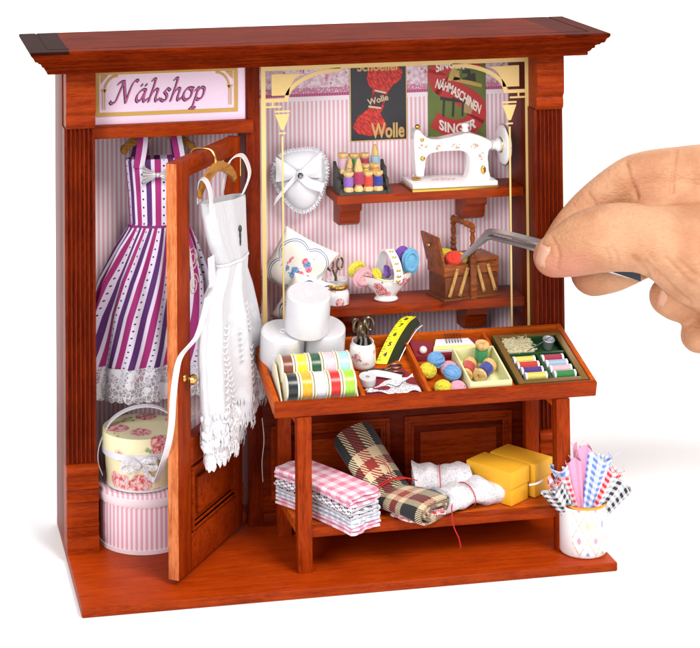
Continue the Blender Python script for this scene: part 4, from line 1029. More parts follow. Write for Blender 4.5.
for i in range(700):
    p = Vector((-.93+rd.random()*.95, .42+rd.random()*.75, .2+rd.random()*.14)); d = Vector((rd.gauss(0, .07), rd.gauss(0, .07), rd.uniform(.0, .07)))
    b.tube([p, p+d*.5+Vector((0, 0, .02)), p+d], .009, 3)
b.box(-.9, .0, .42, 1.15, .1, .3, .05)
o = obj('wool_pad', b, plain('raw_wool', '#e6dcb4', .9, var=.2, scale=20), None); o.matrix_world = tm; tag(o, 'fluffy cream wool pad in the back corner of the green case', 'pincushion')
o_t = thing('thimble', 'small silver thimble standing in the green case beside the wool', 'thimble', mtx=tm @ PM((.6, .78, .1)))
b = B(); b.lathe([(.2, 0), (.21, .02), (.19, .05), (.16, .3), (.13, .36), (.0, .37)], 24, M=PM((0, 0, .37)) @ Matrix.Rotation(PI, 4, 'X')); obj('thimble_cup', b, plain('silver', '#d5d5dc', .25, .8, scale=30, bstr=.6), o_t)
b = B(); b.cyl((-.0, 0, 0), (.95, .42, .2), .016, n=6); o = obj('needle', b, M['steel'], None); o.matrix_world = tm @ PM((-.25, .42, .3)); tag(o, 'steel needle leaning on the silver thimble in the green case', 'needle')

# ================================================================== ON THE LOWER SHELF
def fold_stack(name, root, mats, L, w, layers, th, seed=0, sag=.0, wob=.04):
    # a cloth folded to and fro: snake cross-section in (y, z), extruded along x
    rd = random.Random(seed); z = th/2
    for k, m in enumerate(mats):
        n = layers[k]; pts = []
        for i in range(n):
            zz = z+i*th
            a, c = (-w/2, w/2) if i % 2 == 0 else (w/2, -w/2)
            e = rd.uniform(-.03, .05)
            seg = [(lerp(a, c, q/6), zz+rd.uniform(-.01, .01)) for q in range(7)]
            pts += seg
            if i < n-1:
                s_ = 1 if c > 0 else -1
                for q in range(1, 4):
                    an = PI*q/4; pts.append((c+s_*(math.sin(an)*th*.55+e), zz+th/2-math.cos(an)*th/2))
        z += n*th
        ph = rd.random()*6
        tt = th*.62
        def fn(u, v, side, pts=pts, ph=ph):
            i = u*(len(pts)-1); j = min(int(i), len(pts)-2); f = i-j
            p = Vector((pts[j][0], pts[j][1]))*(1-f)+Vector((pts[j+1][0], pts[j+1][1]))*f
            t = (Vector(pts[j+1])-Vector(pts[j])); t = t.normalized() if t.length > 1e-6 else Vector((1, 0)); nn = Vector((-t.y, t.x))*tt/2*side
            x = (v-.5)*L+(wob*math.sin(u*23+ph)+wob*.6*math.sin(u*57+ph))*(abs(v-.5)*2)**6
            zz = p.y+nn.y+wob*.6*math.sin(v*7+u*3+ph)*.5-sag*(max(0, v-.5)*2)**2
            return (x, p.x+nn.x+wob*.4*math.sin(v*9+ph), zz)
        b = B(); nu = (len(pts)-1)
        for side in (1, -1): b.surf(lambda u, v, side=side: fn(u, v, side), nu*2, 24, flip=side < 0)
        for e in (0, 1):
            b.surf(lambda u, v, e=e: fn(u, e, 1-2*v), nu*2, 1)
        for e in (0, 1):
            b.surf(lambda u, v, e=e: fn(e, u, 1-2*v), 24, 1)
        o = obj(name, b, m, root, ang=60)
        Lp = sum(math.dist(pts[i], pts[i+1]) for i in range(len(pts)-1))
        for l in o.data.uv_layers[0].data: l.uv = (l.uv[0]*Lp, l.uv[1]*L)
M['ging_pink'] = cloth('pink_gingham', lambda n, x, y, z: gingham(n, x, y, .42, C('#f6e6ee'), C('#e5819f')), weave=60)
M['hound'] = cloth('black_and_white_check', lambda n, x, y, z: n.mix(((x/.3).frac().gt(.5)-((y/.3).frac().gt(.5))).abs()*(((x+y)/.11).frac().gt(.3)), C('#eceaf2'), C('#171a2c')), weave=60)
M['paleblue'] = cloth('pale_blue_check', lambda n, x, y, z: gingham(n, x, y, .2, C('#f0f0f5'), C('#aab6cc')), weave=60)
rz = math.atan2(1.0-3.6, 8.95-7.3)
t = thing('folded_fabric', 'stack of folded pink gingham and black check fabric on the left of the lower shelf', 'fabric', mtx=PM((8.12, 2.25, 1.36), rz))
fold_stack('folded_cloth', t, [M['ging_pink'], M['paleblue'], M['hound'], M['ging_pink']], 3.3, 1.25, [2, 2, 3, 3], .12, 2, sag=.12)
def plaid(n, x, y, z):
    # wide black, cream and red checks with twill lines
    P_ = 1.3; a = (x/P_).frac(); b_ = (y/P_).frac()
    tw = ((x+y)/.085).frac().gt(.5)
    ca = n.mix(a.lt(.46), n.mix(a.gt(.66)*a.lt(.84), C('#d9c6a0'), C('#9a2a1e')), C('#16181a'))
    cb = n.mix(b_.lt(.46), n.mix(b_.gt(.66)*b_.lt(.84), C('#d9c6a0'), C('#9a2a1e')), C('#16181a'))
    return n.mix(tw, ca, cb)
M['plaid'] = cloth('tartan_twill', plaid, weave=70, bstr=.5)
t = thing('folded_fabric', 'thick tartan fabric bundle in cream, black and red, tied with red thread', 'fabric', mtx=PM((10.35, 2.3, 1.36), -.92, 0, .0))
def flat_roll(root, name, m, L, w, h, fold, seed=0, turns=2.6, th=.07, tilt0=0.0, tilt1=0.0):
    rd = random.Random(seed); ph = rd.random()*6; N_ = 70
    def sec(u):
        a = u*turns*2*PI; s = 1-.62*u
        return (w/2*s*math.copysign(abs(math.cos(a))**.75, math.cos(a)), h/2*s*math.copysign(abs(math.sin(a))**.9, math.sin(a)))
    def fn(u, v, side):
        y, z = sec(u); y2, z2 = sec(min(u+.004, 1.01)); t_ = Vector((y2-y, z2-z)).normalized() if (y2-y or z2-z) else Vector((1, 0)); nn = Vector((-t_.y, t_.x))*side*th/2
        pin = 1-fold*math.exp(-((v-.45)/.12)**2)
        x = (v-.5)*L+.05*math.sin(u*31+ph)*(abs(v-.5)*2)**8; nzv = mnoise.noise(Vector((v*5, u*9, seed)))*(.16 if 'lace' in name else .06)
        return (x, (y+nn.x)*(1+.06*math.sin(v*6+ph)), h/2+(z+nn.y)*pin+nzv+(tilt0*max(0, .5-v)*2+tilt1*max(0, v-.5)*2)+.03*math.sin(8*v+u*4+ph))
    b = B()
    for side in (1, -1): b.surf(lambda u, v, side=side: fn(u, v, side), N_*2, 26, flip=side < 0)
    for e in (0, 1): b.surf(lambda u, v, e=e: fn(u, e, 1-2*v), N_*2, 1)
    for e in (0, 1): b.surf(lambda u, v, e=e: fn(e, u, 1-2*v), 26, 1)
    o = obj(name, b, m, root, ang=60)
    for l in o.data.uv_layers[0].data: l.uv = (l.uv[0]*turns*(w+h)*1.35, l.uv[1]*L)
flat_roll(t, 'fabric_roll', M['plaid'], 3.4, 1.95, .62, .1, 3, tilt0=1.5)
M['red_thread'] = plain('red_thread', '#c21c1c', .6)
b = B()
for dx in (0, .09): b.tube([(-.15+dx+.05*math.sin(a*2), 1.02*math.cos(a), .36+.38*math.sin(a)+.1*(math.sin(a) > 0)) for a in [2*PI*k/28 for k in range(28)]], .02, 5, closed=True)
b.tube(bez([(-.1, .1, .86), (-.5, .3, 1.15), (-.75, .1, 1.1), (-.1, .0, .87), (.3, .35, .9), (.5, .6, .8)], 6), .018, 5); obj('tie_thread', b, M['red_thread'], t)
M['ging_red'] = cloth('red_gingham', lambda n, x, y, z: gingham(n, x, y, .26, C('#f4eaec'), C('#cf1f2c')), weave=60)
t = thing('folded_fabric', 'small folded red and white gingham cloth lying under the tartan bundle edge', 'fabric', mtx=PM((10.9, 1.45, 1.36), .35))
fold_stack('folded_cloth', t, [M['ging_red']], 1.35, .85, [4], .07, 5, wob=.06)
for loc, rz_, L_, w_, h_, lab, sd in (((12.2, 3.0, 1.36), -.25, 1.9, 1.2, .95, 'rolled white lace bundle behind the other, leaning by the tartan fabric', 7), ((12.75, 1.95, 1.36), .3, 2.15, 1.0, .72, 'rolled white lace bundle at the front, tied with red thread, beside yellow boxes', 9)):
    t = thing('lace_roll', lab, 'lace roll', mtx=PM(loc, rz_), group='rolled lace bundles on the lower shelf')
    flat_roll(t, 'lace_winding', M['lace_solid'], L_, w_, h_, .2, sd, th=.09)
    b = B(); b.tube([(-.1, w_*.54*math.cos(a), h_/2+h_*.5*math.sin(a)) for a in [2*PI*k/24 for k in range(24)]], .018, 5, closed=True); obj('tie_thread', b, M['red_thread'], t)
b = B(); b.tube(bez([(12.0, 1.3, 1.9), (11.9, 1.05, 1.5), (11.95, 1.0, 1.1), (12.1, .98, .75), (12.15, .95, .45)], 6), .02, 5); tag(obj('loose_thread', b, M['red_thread'], None), 'loose red thread end hanging down in front of the lower shelf', 'thread')
M['ybox'] = plain('golden_yellow_card', '#f0b224', .6, var=.06, scale=10)
for loc, rz_, lab in (((13.95, 2.55, 1.36), -.95, 'golden yellow card box with lid, left front one of the two'), ((14.95, 3.1, 1.36), -.95, 'golden yellow card box with lid, right one beside the table leg')):
    t = thing('card_box', lab, 'box', mtx=PM(loc, rz_), group='yellow card boxes on the lower shelf')
    b = B(); b.box(-.85, .85, -.47, .47, 0, .85, .02); obj('box_body', b, M['ybox'], t)
    b = B(); b.box(-.89, .89, -.51, .51, .55, 1.08, .025); obj('lid', b, M['ybox'], t)
    b = B(); b.tube([(.2, .52*math.cos(a)*1.0, .54+.56*math.sin(a)) for a in [2*PI*k/4+PI/4 for k in range(4)]], .001, 3, closed=True); b.bm.free()
b = B(); b.tube(bez([(14.72, 1.72, 1.95), (14.95, 1.66, 2.0), (15.2, 1.75, 2.06)], 5), .03, 5); tag(obj('cord', b, M['white_cloth'], None), 'short white cord end at the corner of the yellow boxes', 'cord')

# ================================================================== ON THE UPPER SHELF
ZS = 10.662
M['rack'] = plain('dark_grey_painted_wood', '#3b342f', .5, var=.2, scale=5)
rk = thing('thread_rack', 'dark grey stepped rack for thread spools standing on the upper shelf', 'rack', (10.35, 5.95, ZS))
b = B(); b.prism([(-.5, 0), (-.5, .1), (-.22, .1), (-.22, .32), (.06, .32), (.06, .6), (.36, .6), (.36, 0)], 'X', -.78, .78, .012); obj('steps', b, M['rack'], rk)
for x in (-.9, .78):
    b = B(); b.prism([(-.55, 0), (-.55, .18), (-.3, .24), (-.28, .45), (-.02, .52), (0, .78), (.26, .84), (.4, .98), (.4, 0)], 'X', x, x+.12, .012); obj('side_panel', b, M['rack'], rk)
gp = 'wooden spools on the dark rack'
RX = 10.35
sp_list = [(-.55, -.37, .105, '#9a63d0', 'purple thread spool in the front row of the dark rack', 1.0, 0), (-.2, -.37, .105, '#b9185a', 'crimson pointed spool in the front row of the dark rack, the tallest there', 1.12, 1),
           (.14, -.37, .105, '#e8351c', 'red thread spool in the front row of the dark rack', 1.0, 0), (.48, -.37, .105, '#1b2f9e', 'dark blue thread spool in the front row of the dark rack', 1.0, 0),
           (-.42, -.08, .325, '#e9cf96', 'bare pale pointed wooden bobbin in the middle row of the dark rack', .85, 1), (.1, -.08, .325, '#f3dc3c', 'yellow thread spool in the middle row of the dark rack', .95, 0), (.45, -.08, .325, '#f0a81e', 'orange thread spool in the middle row of the dark rack', .95, 0),
           (-.58, .21, .605, '#eec2d2', 'pale pink thread spool in the back row of the dark rack', 1.05, 0), (-.2, .21, .605, '#1f9e52', 'green thread spool in the back row of the dark rack', 1.0, 0), (.17, .21, .605, '#c01f58', 'cherry red thread spool in the back row of the dark rack', 1.0, 0),
           (.55, .21, .605, '#a9cbe6', 'light blue pointed spool in the back row of the dark rack', .95, 1)]
for (dx, dy, dz, hx, lab, s, cone) in sp_list:
    spool(lab, hx, PM((RX+dx, 5.95+dy, ZS+dz), dx), .92*s, cone=bool(cone), grp=gp)
# porcelain sewing machine
sm = thing('sewing_machine', 'white porcelain sewing machine with pink roses and gold trim on the upper shelf', 'sewing machine', (0, 0, 0))
prose = ceramic('rose_porcelain', '#f2f0f1', 2.3, '#c98482', .26, .1); M['prose'] = prose
b = B(); b.box(12.02, 15.05, 5.42, 6.8, ZS+.1, ZS+.26, .03); obj('base', b, M['porc'], sm)
b = B(); b.box(11.99, 15.08, 5.39, 6.83, ZS, ZS+.1, .02); obj('gold_trim', b, M['gold'], sm)
OUT = [(15.123,10.62),(14.99,10.831),(14.906,11.156),(14.871,11.606),(14.902,11.925),(15.036,11.887),(15.039,12.176),(14.905,12.233),(14.771,12.303),(14.57,12.388),(14.369,12.448),(14.288,12.477),(14.1,12.485),(13.999,12.463),(13.764,12.422),(13.429,12.359),(13.161,12.319),(12.861,12.332),(12.695,12.39),(12.53,12.525),(12.431,12.669),(12.285,12.688),(12.217,12.55),(12.214,12.168),(12.235,11.658),(12.27,11.211),(12.295,11.07),(12.561,11.058),(12.605,11.387),(12.648,11.704),(12.789,11.838),(13.09,11.888),(13.491,11.897),(13.893,11.892),(14.093,11.819),(14.199,11.667),(14.223,11.442),(14.186,11.156),(14.083,10.905),(13.913,10.676)]
b = B(); b.prism(OUT, 'Y', 5.87, 6.43, 0)
n_ = NB('tmp_x'); bpy.data.materials.remove(n_.m)
bo = obj('body', b, M['porc'], sm, ang=40)
mod = bo.modifiers.new('r', 'REMESH'); mod.mode = 'VOXEL'; mod.voxel_size = .04
mod = bo.modifiers.new('s', 'SMOOTH'); mod.factor = .6; mod.iterations = 9
def bake(o):
    me = bpy.data.meshes.new_from_object(o.evaluated_get(bpy.context.evaluated_depsgraph_get()))
    mats = [s.material for s in o.material_slots]; o.modifiers.clear(); o.data = me
    if not me.materials:
        for m_ in mats: me.materials.append(m_)
    me.shade_smooth()
    return o
bake(bo)
cs = [(14.135,12.631),(14.134,12.522),(12.494,12.335),(12.508,11.697),(14.671,11.217),(12.346,10.858),(15.429,11.999),(12.419,12.733),(12.43,12.554)]
b = B(); b.lathe([(0, -.12), (.13, -.12), (.1, 0), (.15, .08), (.12, .16), (.0, .2)], 20, M=Matrix.Translation((cs[0][0], 6.15, cs[0][1]))); obj('spool_pin', b, M['porc'], sm)
b = B()
for q, r in ((cs[2], .07), (cs[3], .09)): b.sphere((q[0], 5.86, q[1]), r, 12, 8, sc=(1, .7, 1))
obj('gold_screw', b, M['gold'], sm)
b = B(); b.sphere((cs[4][0], 5.84, cs[4][1]), .12, 10, 6, sc=(.8, .5, 1.3)); obj('gold_rosette', b, M['gold'], sm)
b = B(); b.cyl((cs[5][0]-.0, 6.15, cs[5][1]+.3), (cs[5][0]-.0, 6.15, ZS+.27), .05, n=10); b.box(cs[5][0]-.14, cs[5][0]+.14, 6.0, 6.3, ZS+.28, ZS+.33, .02); obj('needle_bar', b, M['gold'], sm)
b = B(); b.sphere((cs[7][0], 6.15, cs[7][1]), .09, 10, 8); b.cyl((cs[7][0], 6.15, cs[7][1]), (cs[8][0], 6.15, cs[8][1]), .06, n=10); obj('top_knob', b, M['gold'], sm)
wx, wz = cs[6]
b = B(); Q = Matrix.Translation((wx-.38, 6.15, wz)) @ Matrix.Rotation(PI/2, 4, 'Y')
b.lathe([(0, 0), (.19, 0), (.16, .15), (.24, .25), (.24, .4), (0, .42)], 28, M=Q); obj('wheel_hub', b, M['porc'], sm)
b = B(); Q = Matrix.Translation((wx-.03, 6.1, wz)) @ Matrix.Rotation(PI/2, 4, 'Y'); b.lathe([(0, .0), (.56, .0), (.65, .03), (.7, .1), (.67, .17), (.56, .2), (0, .16)], 44, M=Q); whl = obj('hand_wheel', b, prose, sm)
n = NB('rose_wreath_print'); v = n.objvec(); M['wreath'] = n.set(n.mix(n.voro(v, 9).smooth(.2, .45), C('#c8837f'), n.mix(n.noise(v, 12).gt(.52), C('#f0e4e2'), C('#b9a58c'))), .15, coat=.6)
for i_, (q_, z_) in enumerate([(12.527,12.101),(13.084,12.052),(13.717,12.069),(14.352,12.042),(14.616,11.705),(13.225,10.902)]):
    b = B(); b.sphere((q_, 5.868, z_) if i_ < 5 else (13.3, 6.0, ZS+.262), .16, 20, 10, sc=[(1.05, .14, .62), (.65, .14, .95), (3.0, 1.3, .05)][0 if i_ < 4 else i_-3]); obj('rose_wreath', b, M['wreath'], sm)
b = B(); b.tube([Q @ Vector((.7*math.cos(2*PI*k/44), .7*math.sin(2*PI*k/44), .1)) for k in range(44)], .022, 6, closed=True); b.tube([Q @ Vector((.25*math.cos(2*PI*k/24), .25*math.sin(2*PI*k/24), -.01)) for k in range(24)], .025, 6, closed=True); obj('gold_line', b, M['gold'], whl)

# ================================================================== ON THE LOWER WINDOW SHELF
ZL = 6.925
n = NB('jar_glass'); M['jarglass'] = n.set((.96, .97, .98, 1), .03, trans=.0, alpha=.3, coat=.6)
jm = PM((9.42, 5.82, ZL))
t = thing('glass_jar', 'small glass jar with gold collar and roses, holding scissors, beside the cream cushion', 'jar', mtx=jm)
b = B(); b.lathe([(0, .03), (.36, .0), (.42, .05), (.43, .3), (.4, .45), (.33, .52), (.31, .56)], 36); obj('glass_body', b, ceramic('rose_glass', '#e4dfe2', 2.4, '#b34f55', .4, .1), t)
b = B(); b.lathe([(.31, .55), (.37, .56), (.39, .62), (.37, .69), (.32, .7)], 36); obj('gold_collar', b, M['gold'], t)
b = B(); b.lathe([(.32, .7), (.34, .76), (.37, .86), (.35, .87), (.31, .77), (.3, .7)], 36); obj('glass_rim', b, M['jarglass'], t)
s_ = thing('scissors', 'dark bronze scissors standing in the gold collared glass jar', 'scissors', mtx=jm @ PM((-.05, 0, .95), .25) @ Matrix.Rotation(-PI/2, 4, 'X'))
scissors(s_, 1.15, op=.09)
# porcelain basket
bk = thing('porcelain_basket', 'white porcelain boat basket with gold dotted handle and roses, filled with yarn', 'basket', (11.2, 6.0, ZL))
def bfn(u, v, ins=0.0):
    a = 2*PI*u
    rx = interp([(0, .36), (.08, .42), (.16, .33), (.3, .48), (.6, .78), (1, .96)], v)-ins; ry = interp([(0, .32), (.08, .37), (.16, .3), (.3, .38), (.6, .5), (1, .55)], v)-ins
    c = math.cos(a); z = interp([(0, 0), (.08, .04), (.16, .16), (.3, .32), (.6, .6), (1, .84)], v)
    z += v**3*(.3*max(c, 0)**3+.12*max(-c, 0)**3)-v**4*.06*math.sin(a)**2*math.cos(4*a)
    return (rx*c*(1+.12*v*abs(c)**5), ry*math.sin(a), z)
b = B(); b.surf(bfn, 64, 24, cu=True); b.surf(lambda u, v: bfn(u, 1-v*.75, .03+.01*v), 64, 18, cu=True); b.surf(lambda u, v: tuple(Vector(bfn(u, .0))*v), 64, 1, cu=True)
brose = ceramic('bright_rose_porcelain', '#f1efef', 2.1, '#cc2a4a', .4, .55, blue=True, zr=(.2, .8))
obj('bowl', b, brose, bk, ang=80)
b = B(); P = bez([(.25, -.56, .72), (.27, -.6, 1.05), (.2, -.4, 1.45), (.1, 0, 1.68), (.0, .35, 1.45), (-.05, .52, 1.0), (-.05, .55, .62)], 6)
b.ribbon(P, [(.3-.0*i, .0, 0) for i in range(len(P))], .07); hd = obj('handle', b, M['porc'], bk)
b = B()
for i in range(1, 17, 3): b.sphere(tuple(P[i]+(P[min(i+3, len(P)-1)]-P[max(i-3, 0)]).normalized().cross(Vector((1, 0, 0)))*-.0+Vector((0, -.05, .02))), .05, 8, 6, sc=(1.9, .6, .7))
obj('gold_dots', b, M['gold'], hd)
b = B(); b.tube([Vector(bfn(k/64, 1.0)) for k in range(64)], .016, 5, closed=True); obj('gold_rim', b, M['gold'], bk)
def coil(lab, hx, mtx, r=.3, th=.05, turns=6, flat=.35):
    n_ = 'yarn'+hx
    if n_ not in M:
        puff('tmp', 'x', hx, Matrix(), .01, 'x', None); bpy.data.objects.remove(bpy.data.objects['tmp'])
    b = B(); P = []
    for k in range(turns*16):
        a = 2*PI*k/16; q = k/(turns*16)
        P.append(((r*.45+r*.5*q+.02*math.sin(a*3))*math.cos(a)*.78, flat*r*math.sin(q*PI*3)*.5, (r*.45+r*.5*q)*math.sin(a)*1.15))
    b.tube(P, th, 6); b.sphere((0, 0, 0), r*.75, 14, 8, sc=(.78, flat, 1.1))
    o = obj('yarn_skein', b, M[n_], None); o.matrix_world = mtx; tag(o, lab, 'yarn skein', 'yarn skeins in the porcelain basket')
G_ = (11.2, 6.0, ZL)
coil('light blue yarn skein at the right end of the porcelain basket', '#6fb7e0', PM((12.02, 5.75, ZL+1.32), .15, 0, .1), .38, .06)
coil('purple yarn skein behind the light blue one in the porcelain basket', '#7c46b4', PM((11.78, 6.05, ZL+1.35), .3, .1, .35), .37, .06)
coil('pink yarn skein hanging over the left end of the porcelain basket', '#f0b4bd', PM((10.35, 5.8, ZL+.84), .1, -.3, 1.35), .36, .07)
coil('yellow yarn skein behind the pink one in the porcelain basket', '#efe04a', PM((10.25, 6.2, ZL+1.02), -.1, -.5, 1.5), .32, .06)
coil('small yellow yarn skein inside the porcelain basket under the handle', '#efdf3c', PM((10.85, 5.85, ZL+.92), .3, -.9, .5), .22, .05)
coil('small purple yarn skein inside the porcelain basket under the handle', '#8d63c4', PM((11.25, 6.0, ZL+.95), .3, -.8, 1.1), .22, .05)

# wooden sewing box
M['boxwood'] = wood('brown_box_wood', 'X', '#6e3210', '#a8581e', '#56240a', rough=.38, coat=.2)
M['boxwoodd'] = wood('dark_box_wood', 'X', '#50240c', '#824218', '#3e1806', rough=.38, coat=.2)
M['tanwood'] = wood('tan_wood', 'Z', '#a8763a', '#d2a566', '#8f6230', rough=.4, coat=.2)
bm_ = PM((13.98, 6.06, ZL), .22) @ Matrix.Diagonal((1.04, 1.04, 1.12, 1)); bx_ = thing('wooden_sewing_box', 'brown wooden fold-out sewing box with turned handle and raised lid on the shelf', 'sewing box', mtx=bm_)
b = B(); b.prism([(-1.08, -.62), (1.08, -.62), (1.08, .62), (-1.08, .62)], 'Z', 0, .09, .02); b.box(-1.0, 1.0, -.54, .54, .091, .72, .02); obj('lower_box', b, M['boxwoodd'], bx_)
for sx in (-1, 1):
    b = B(); x0, x1 = sorted((sx*.12, sx*1.04)); b.box(x0, x1, -.56, .56, .74, 1.06, .02); b.box(x0+.06, x1-.06, -.5, .5, 1.06, 1.1, 0); tr_ = obj('upper_tray', b, M['boxwood'], bx_)
b = B(); b.box(.14, 1.04, -.57, .57, 1.1, 1.2, .03); obj('lid', b, M['boxwood'], bx_)
b = B(); Q = Matrix.Translation((-.98, 0, 1.08)) @ Matrix.Rotation(math.radians(-14), 4, 'Y') @ Matrix.Rotation(.0, 4, 'Z'); b.box(-.1, 0, -.57, .57, 0, .92, .03, M=Q); ld = obj('lid', b, M['boxwood'], bx_)
b = B(); b.sphere(tuple(Q @ Vector((-.16, 0, .62))), .07, 12, 8); obj('knob', b, M['brass'], ld)
for x0, x1, z0, z1 in ((-.86, -.58, .2, .92), (-.48, -.2, .2, .92), (.42, .2, .25, .95), (.84, .6, .25, .95)):
    b = B(); d = Vector((x1-x0, 0, z1-z0)); a = math.atan2(d.x, d.z); Q = Matrix.Translation((x0, -.6, z0)) @ Matrix.Rotation(a, 4, 'Y')
    b.box(-.055, .055, -.03, .03, -.06, d.length+.06, .02, M=Q); s_ = obj('strut', b, M['tanwood'], bx_)
    b = B()
    for q in (0, d.length): b.sphere(tuple(Q @ Vector((0, -.035, q))), .032, 8, 6)
    obj('rivet', b, M['brass'], s_)
b = B(); b.box(-.1, .12, -.68, -.575, .0, 1.28, .025); obj('post', b, M['boxwood'], bx_)
b = B(); b.box(-.1, .12, .575, .68, .0, 1.28, .025); obj('post', b, M['boxwood'], bx_)
for sy in (-1, 1):
    b = B(); b.lathe([(.07, 0), (.1, .05), (.07, .12), (.11, .2), (.07, .27), (.1, .34), (.06, .42), (.09, .6), (.06, .74), (.1, .8), (.07, .86), (.11, .94), (0, 1.02)], 16, M=Matrix.Translation((0, sy*.62, 1.26))); obj('turned_post', b, M['boxwood'], bx_)
b = B(); pr_ = [(0, 0), (.09, 0), (.07, .1), (.1, .16), (.07, .22), (.1, .28), (.07, .34), (.1, .4), (.06, .5), (.09, .68), (.06, .85), (.1, .92), (.07, .98), (.1, 1.04), (.07, 1.1), (.1, 1.24), (0, 1.24)]
b.lathe(pr_, 16, M=Matrix.Translation((0, -.62, 2.22)) @ Matrix.Rotation(-PI/2, 4, 'X')); obj('handle', b, M['boxwood'], bx_)
for (hx, P_, r, lab) in (('#ecd92a', (-.62, .12, 1.22), .3, 'yellow yarn ball at the back of the open wooden sewing box'), ('#f0d630', (-.25, -.22, 1.18), .25, 'yellow yarn ball at the front edge of the open wooden sewing box'), ('#f0361c', (-.52, -.28, 1.22), .29, 'red yarn ball touched by the tweezers in the wooden sewing box')):
    puff('yarn_ball', lab, hx, bm_ @ Matrix.Translation(P_), r, 'yarn ball', 'yarn balls in the wooden sewing box', sq=.7, seed=len(hx)+int(r*100))

# ================================================================== MUG with rolled fabric swatches
n = NB('trellis_porcelain'); x, y, z = n.xyz('UV'); cc = n.vec(x*6.2, y*2.1, 0.0)
d1 = ((x*9+y*3.0).frac()-.5).abs(); d2 = ((x*9-y*3.0).frac()-.5).abs()
X0 = x.gt(.62)*x.lt(.99)
ln = d1.lt(.028).max(d2.lt(.028))*(n.noise(cc, 9).gt(.4))
a1 = (x*9+y*3.0).frac()-.0; 
px_ = ((x*9+y*3.0+.5).frac()-.5); py_ = ((x*9-y*3.0+.5).frac()-.5)
fr_ = (px_*px_+py_*py_).pow(.5)+n.noise(cc, 14)*.16-.08
idx = ((x*9+y*3.0+.5).floor()*.5).frac(); idy = ((x*9-y*3.0+.5).floor()*.5).frac()
fc = n.mix(idx.gt(.25), n.mix(idy.gt(.25), C('#d77a96'), C('#7d93cf')), n.mix(idy.gt(.25), C('#c6cc6a'), C('#d77a96')))
c = n.mix(fr_.smooth(.22, .12)*.85*X0, C('#f1f1f3'), fc); c = n.mix(ln*X0*.8, c, C('#b99a52'))
M['mug'] = n.set(c, .1, coat=.7)
mm_ = PM((16.28, 1.09, 0))
t = thing('porcelain_beaker', 'white porcelain beaker with gold rim and flower trellis, at the base board front right', 'beaker', mtx=mm_)
b = B(); b.lathe([(.68, 0), (.74, .03), (.78, .12), (.775, .8), (.775, 1.56)], 64); ob_ = obj('beaker_wall', b, M['mug'], t)
b = B(); b.lathe([(0, .08), (.7, .08), (.715, .2), (.715, 1.56)], 64); obj('inner_wall', b, M['porc'], t)
b = B(); b.lathe([(.735, 1.58), (.735, 1.605), (.75, 1.63), (.782, 1.62), (.788, 1.57), (.776, 1.54)], 64); obj('gold_rim', b, M['gold'], t)
def swatch(lab, m, tip, w, seed, curl=.5, base=(0, 0)):
    tip = Vector(tip); base = Vector((base[0], base[1], .35)); ax = tip-base; L = ax.length; zz = ax.normalized(); xx = Vector((1, -.25, 0)); xx = (xx-zz*xx.dot(zz)).normalized(); yy = zz.cross(xx)
    rd = random.Random(seed); ph = rd.random()*6
    def fn(u, v, side=1, th=.03):
        a = lerp(-2.6, 2.6, u); r = w*1.45*(.3+.7*v**1.3); k = 1-curl*.4*u
        cx = math.sin(a)*r*k; cy = -math.cos(a)*r*.55*k+.05*math.sin(a*5+ph)*v
        lz = L*v*(1+.035*math.sin(a*2.3+ph))
        return base+zz*lz+xx*cx+yy*(cy+side*th/2)
    b = B(); b.surf(lambda u, v: fn(u, v, 1), 40, 24); b.surf(lambda u, v: fn(u, v, -1), 40, 24, flip=True); b.surf(lambda u, v: fn(u, 1, 1-2*v), 40, 1)
    # a second inner turn
    b.surf(lambda u, v: base+zz*L*v*(1+.02*math.sin(u*9))+xx*math.sin(lerp(-2.2, 3.4, u))*w*.55*(.3+.7*v)+yy*(-math.cos(lerp(-2.2, 3.4, u))*w*.3), 30, 20)
    # frayed threads
    for i in range(2):
        p = Vector(fn(rd.random(), 1)); d = zz*rd.uniform(.1, .3)+xx*rd.uniform(-.25, .25); b.tube([p, p+d*.5+yy*rd.uniform(-.05, .05), p+d], .008, 3)
    o = obj('fabric_swatch', b, m, None, ang=80)
    for l in o.data.uv_layers[0].data: l.uv = (l.uv[0]*w*4, l.uv[1]*L)
    o.matrix_world = mm_; tag(o, lab, 'fabric swatch', 'rolled fabric swatches in the beaker')
gm = lambda nm_, c1, p=.2: cloth(nm_, lambda n, x, y, z: gingham(n, x, y, p, C('#eeecf2'), C(c1)), weave=80)
Mb, Mr, Mbl, Mp = gm('black_gingham', '#20222a'), gm('red_check', '#cf2432'), gm('blue_gingham', '#5d86d6'), plain('pink_cotton', '#ec9fc0', .85, sheen=.3, var=.08, scale=9)
tips = [(15.229,2.11),(15.468,2.346),(15.675,2.711),(15.982,2.911),(16.392,3.2),(16.865,2.975),(17.302,2.56),(17.535,2.128)]
mk = [(Mb, 'black and white gingham swatch, leftmost in the beaker', .3), (Mr, 'red gingham swatch second from the left in the beaker', .28), (Mbl, 'blue gingham swatch leaning left in the beaker', .3), (Mp, 'plain pink swatch leaning left of the middle in the beaker', .2),
      (Mp, 'plain pink swatch standing tallest in the beaker', .24), (Mbl, 'blue gingham swatch right of the tall pink one in the beaker', .32), (Mr, 'red gingham swatch leaning right in the beaker', .3), (Mb, 'black and white gingham swatch, rightmost in the beaker', .32)]
for i, ((x, z), (m, lab, w)) in enumerate(zip(tips, mk)):
    dy = [-.2, -.05, .1, -.05, .15, -.05, -.1, -.25][i]
    swatch(lab, m, (x-16.28, dy, z-.0), w, i, base=((x-16.28)*-.1, dy*.3))

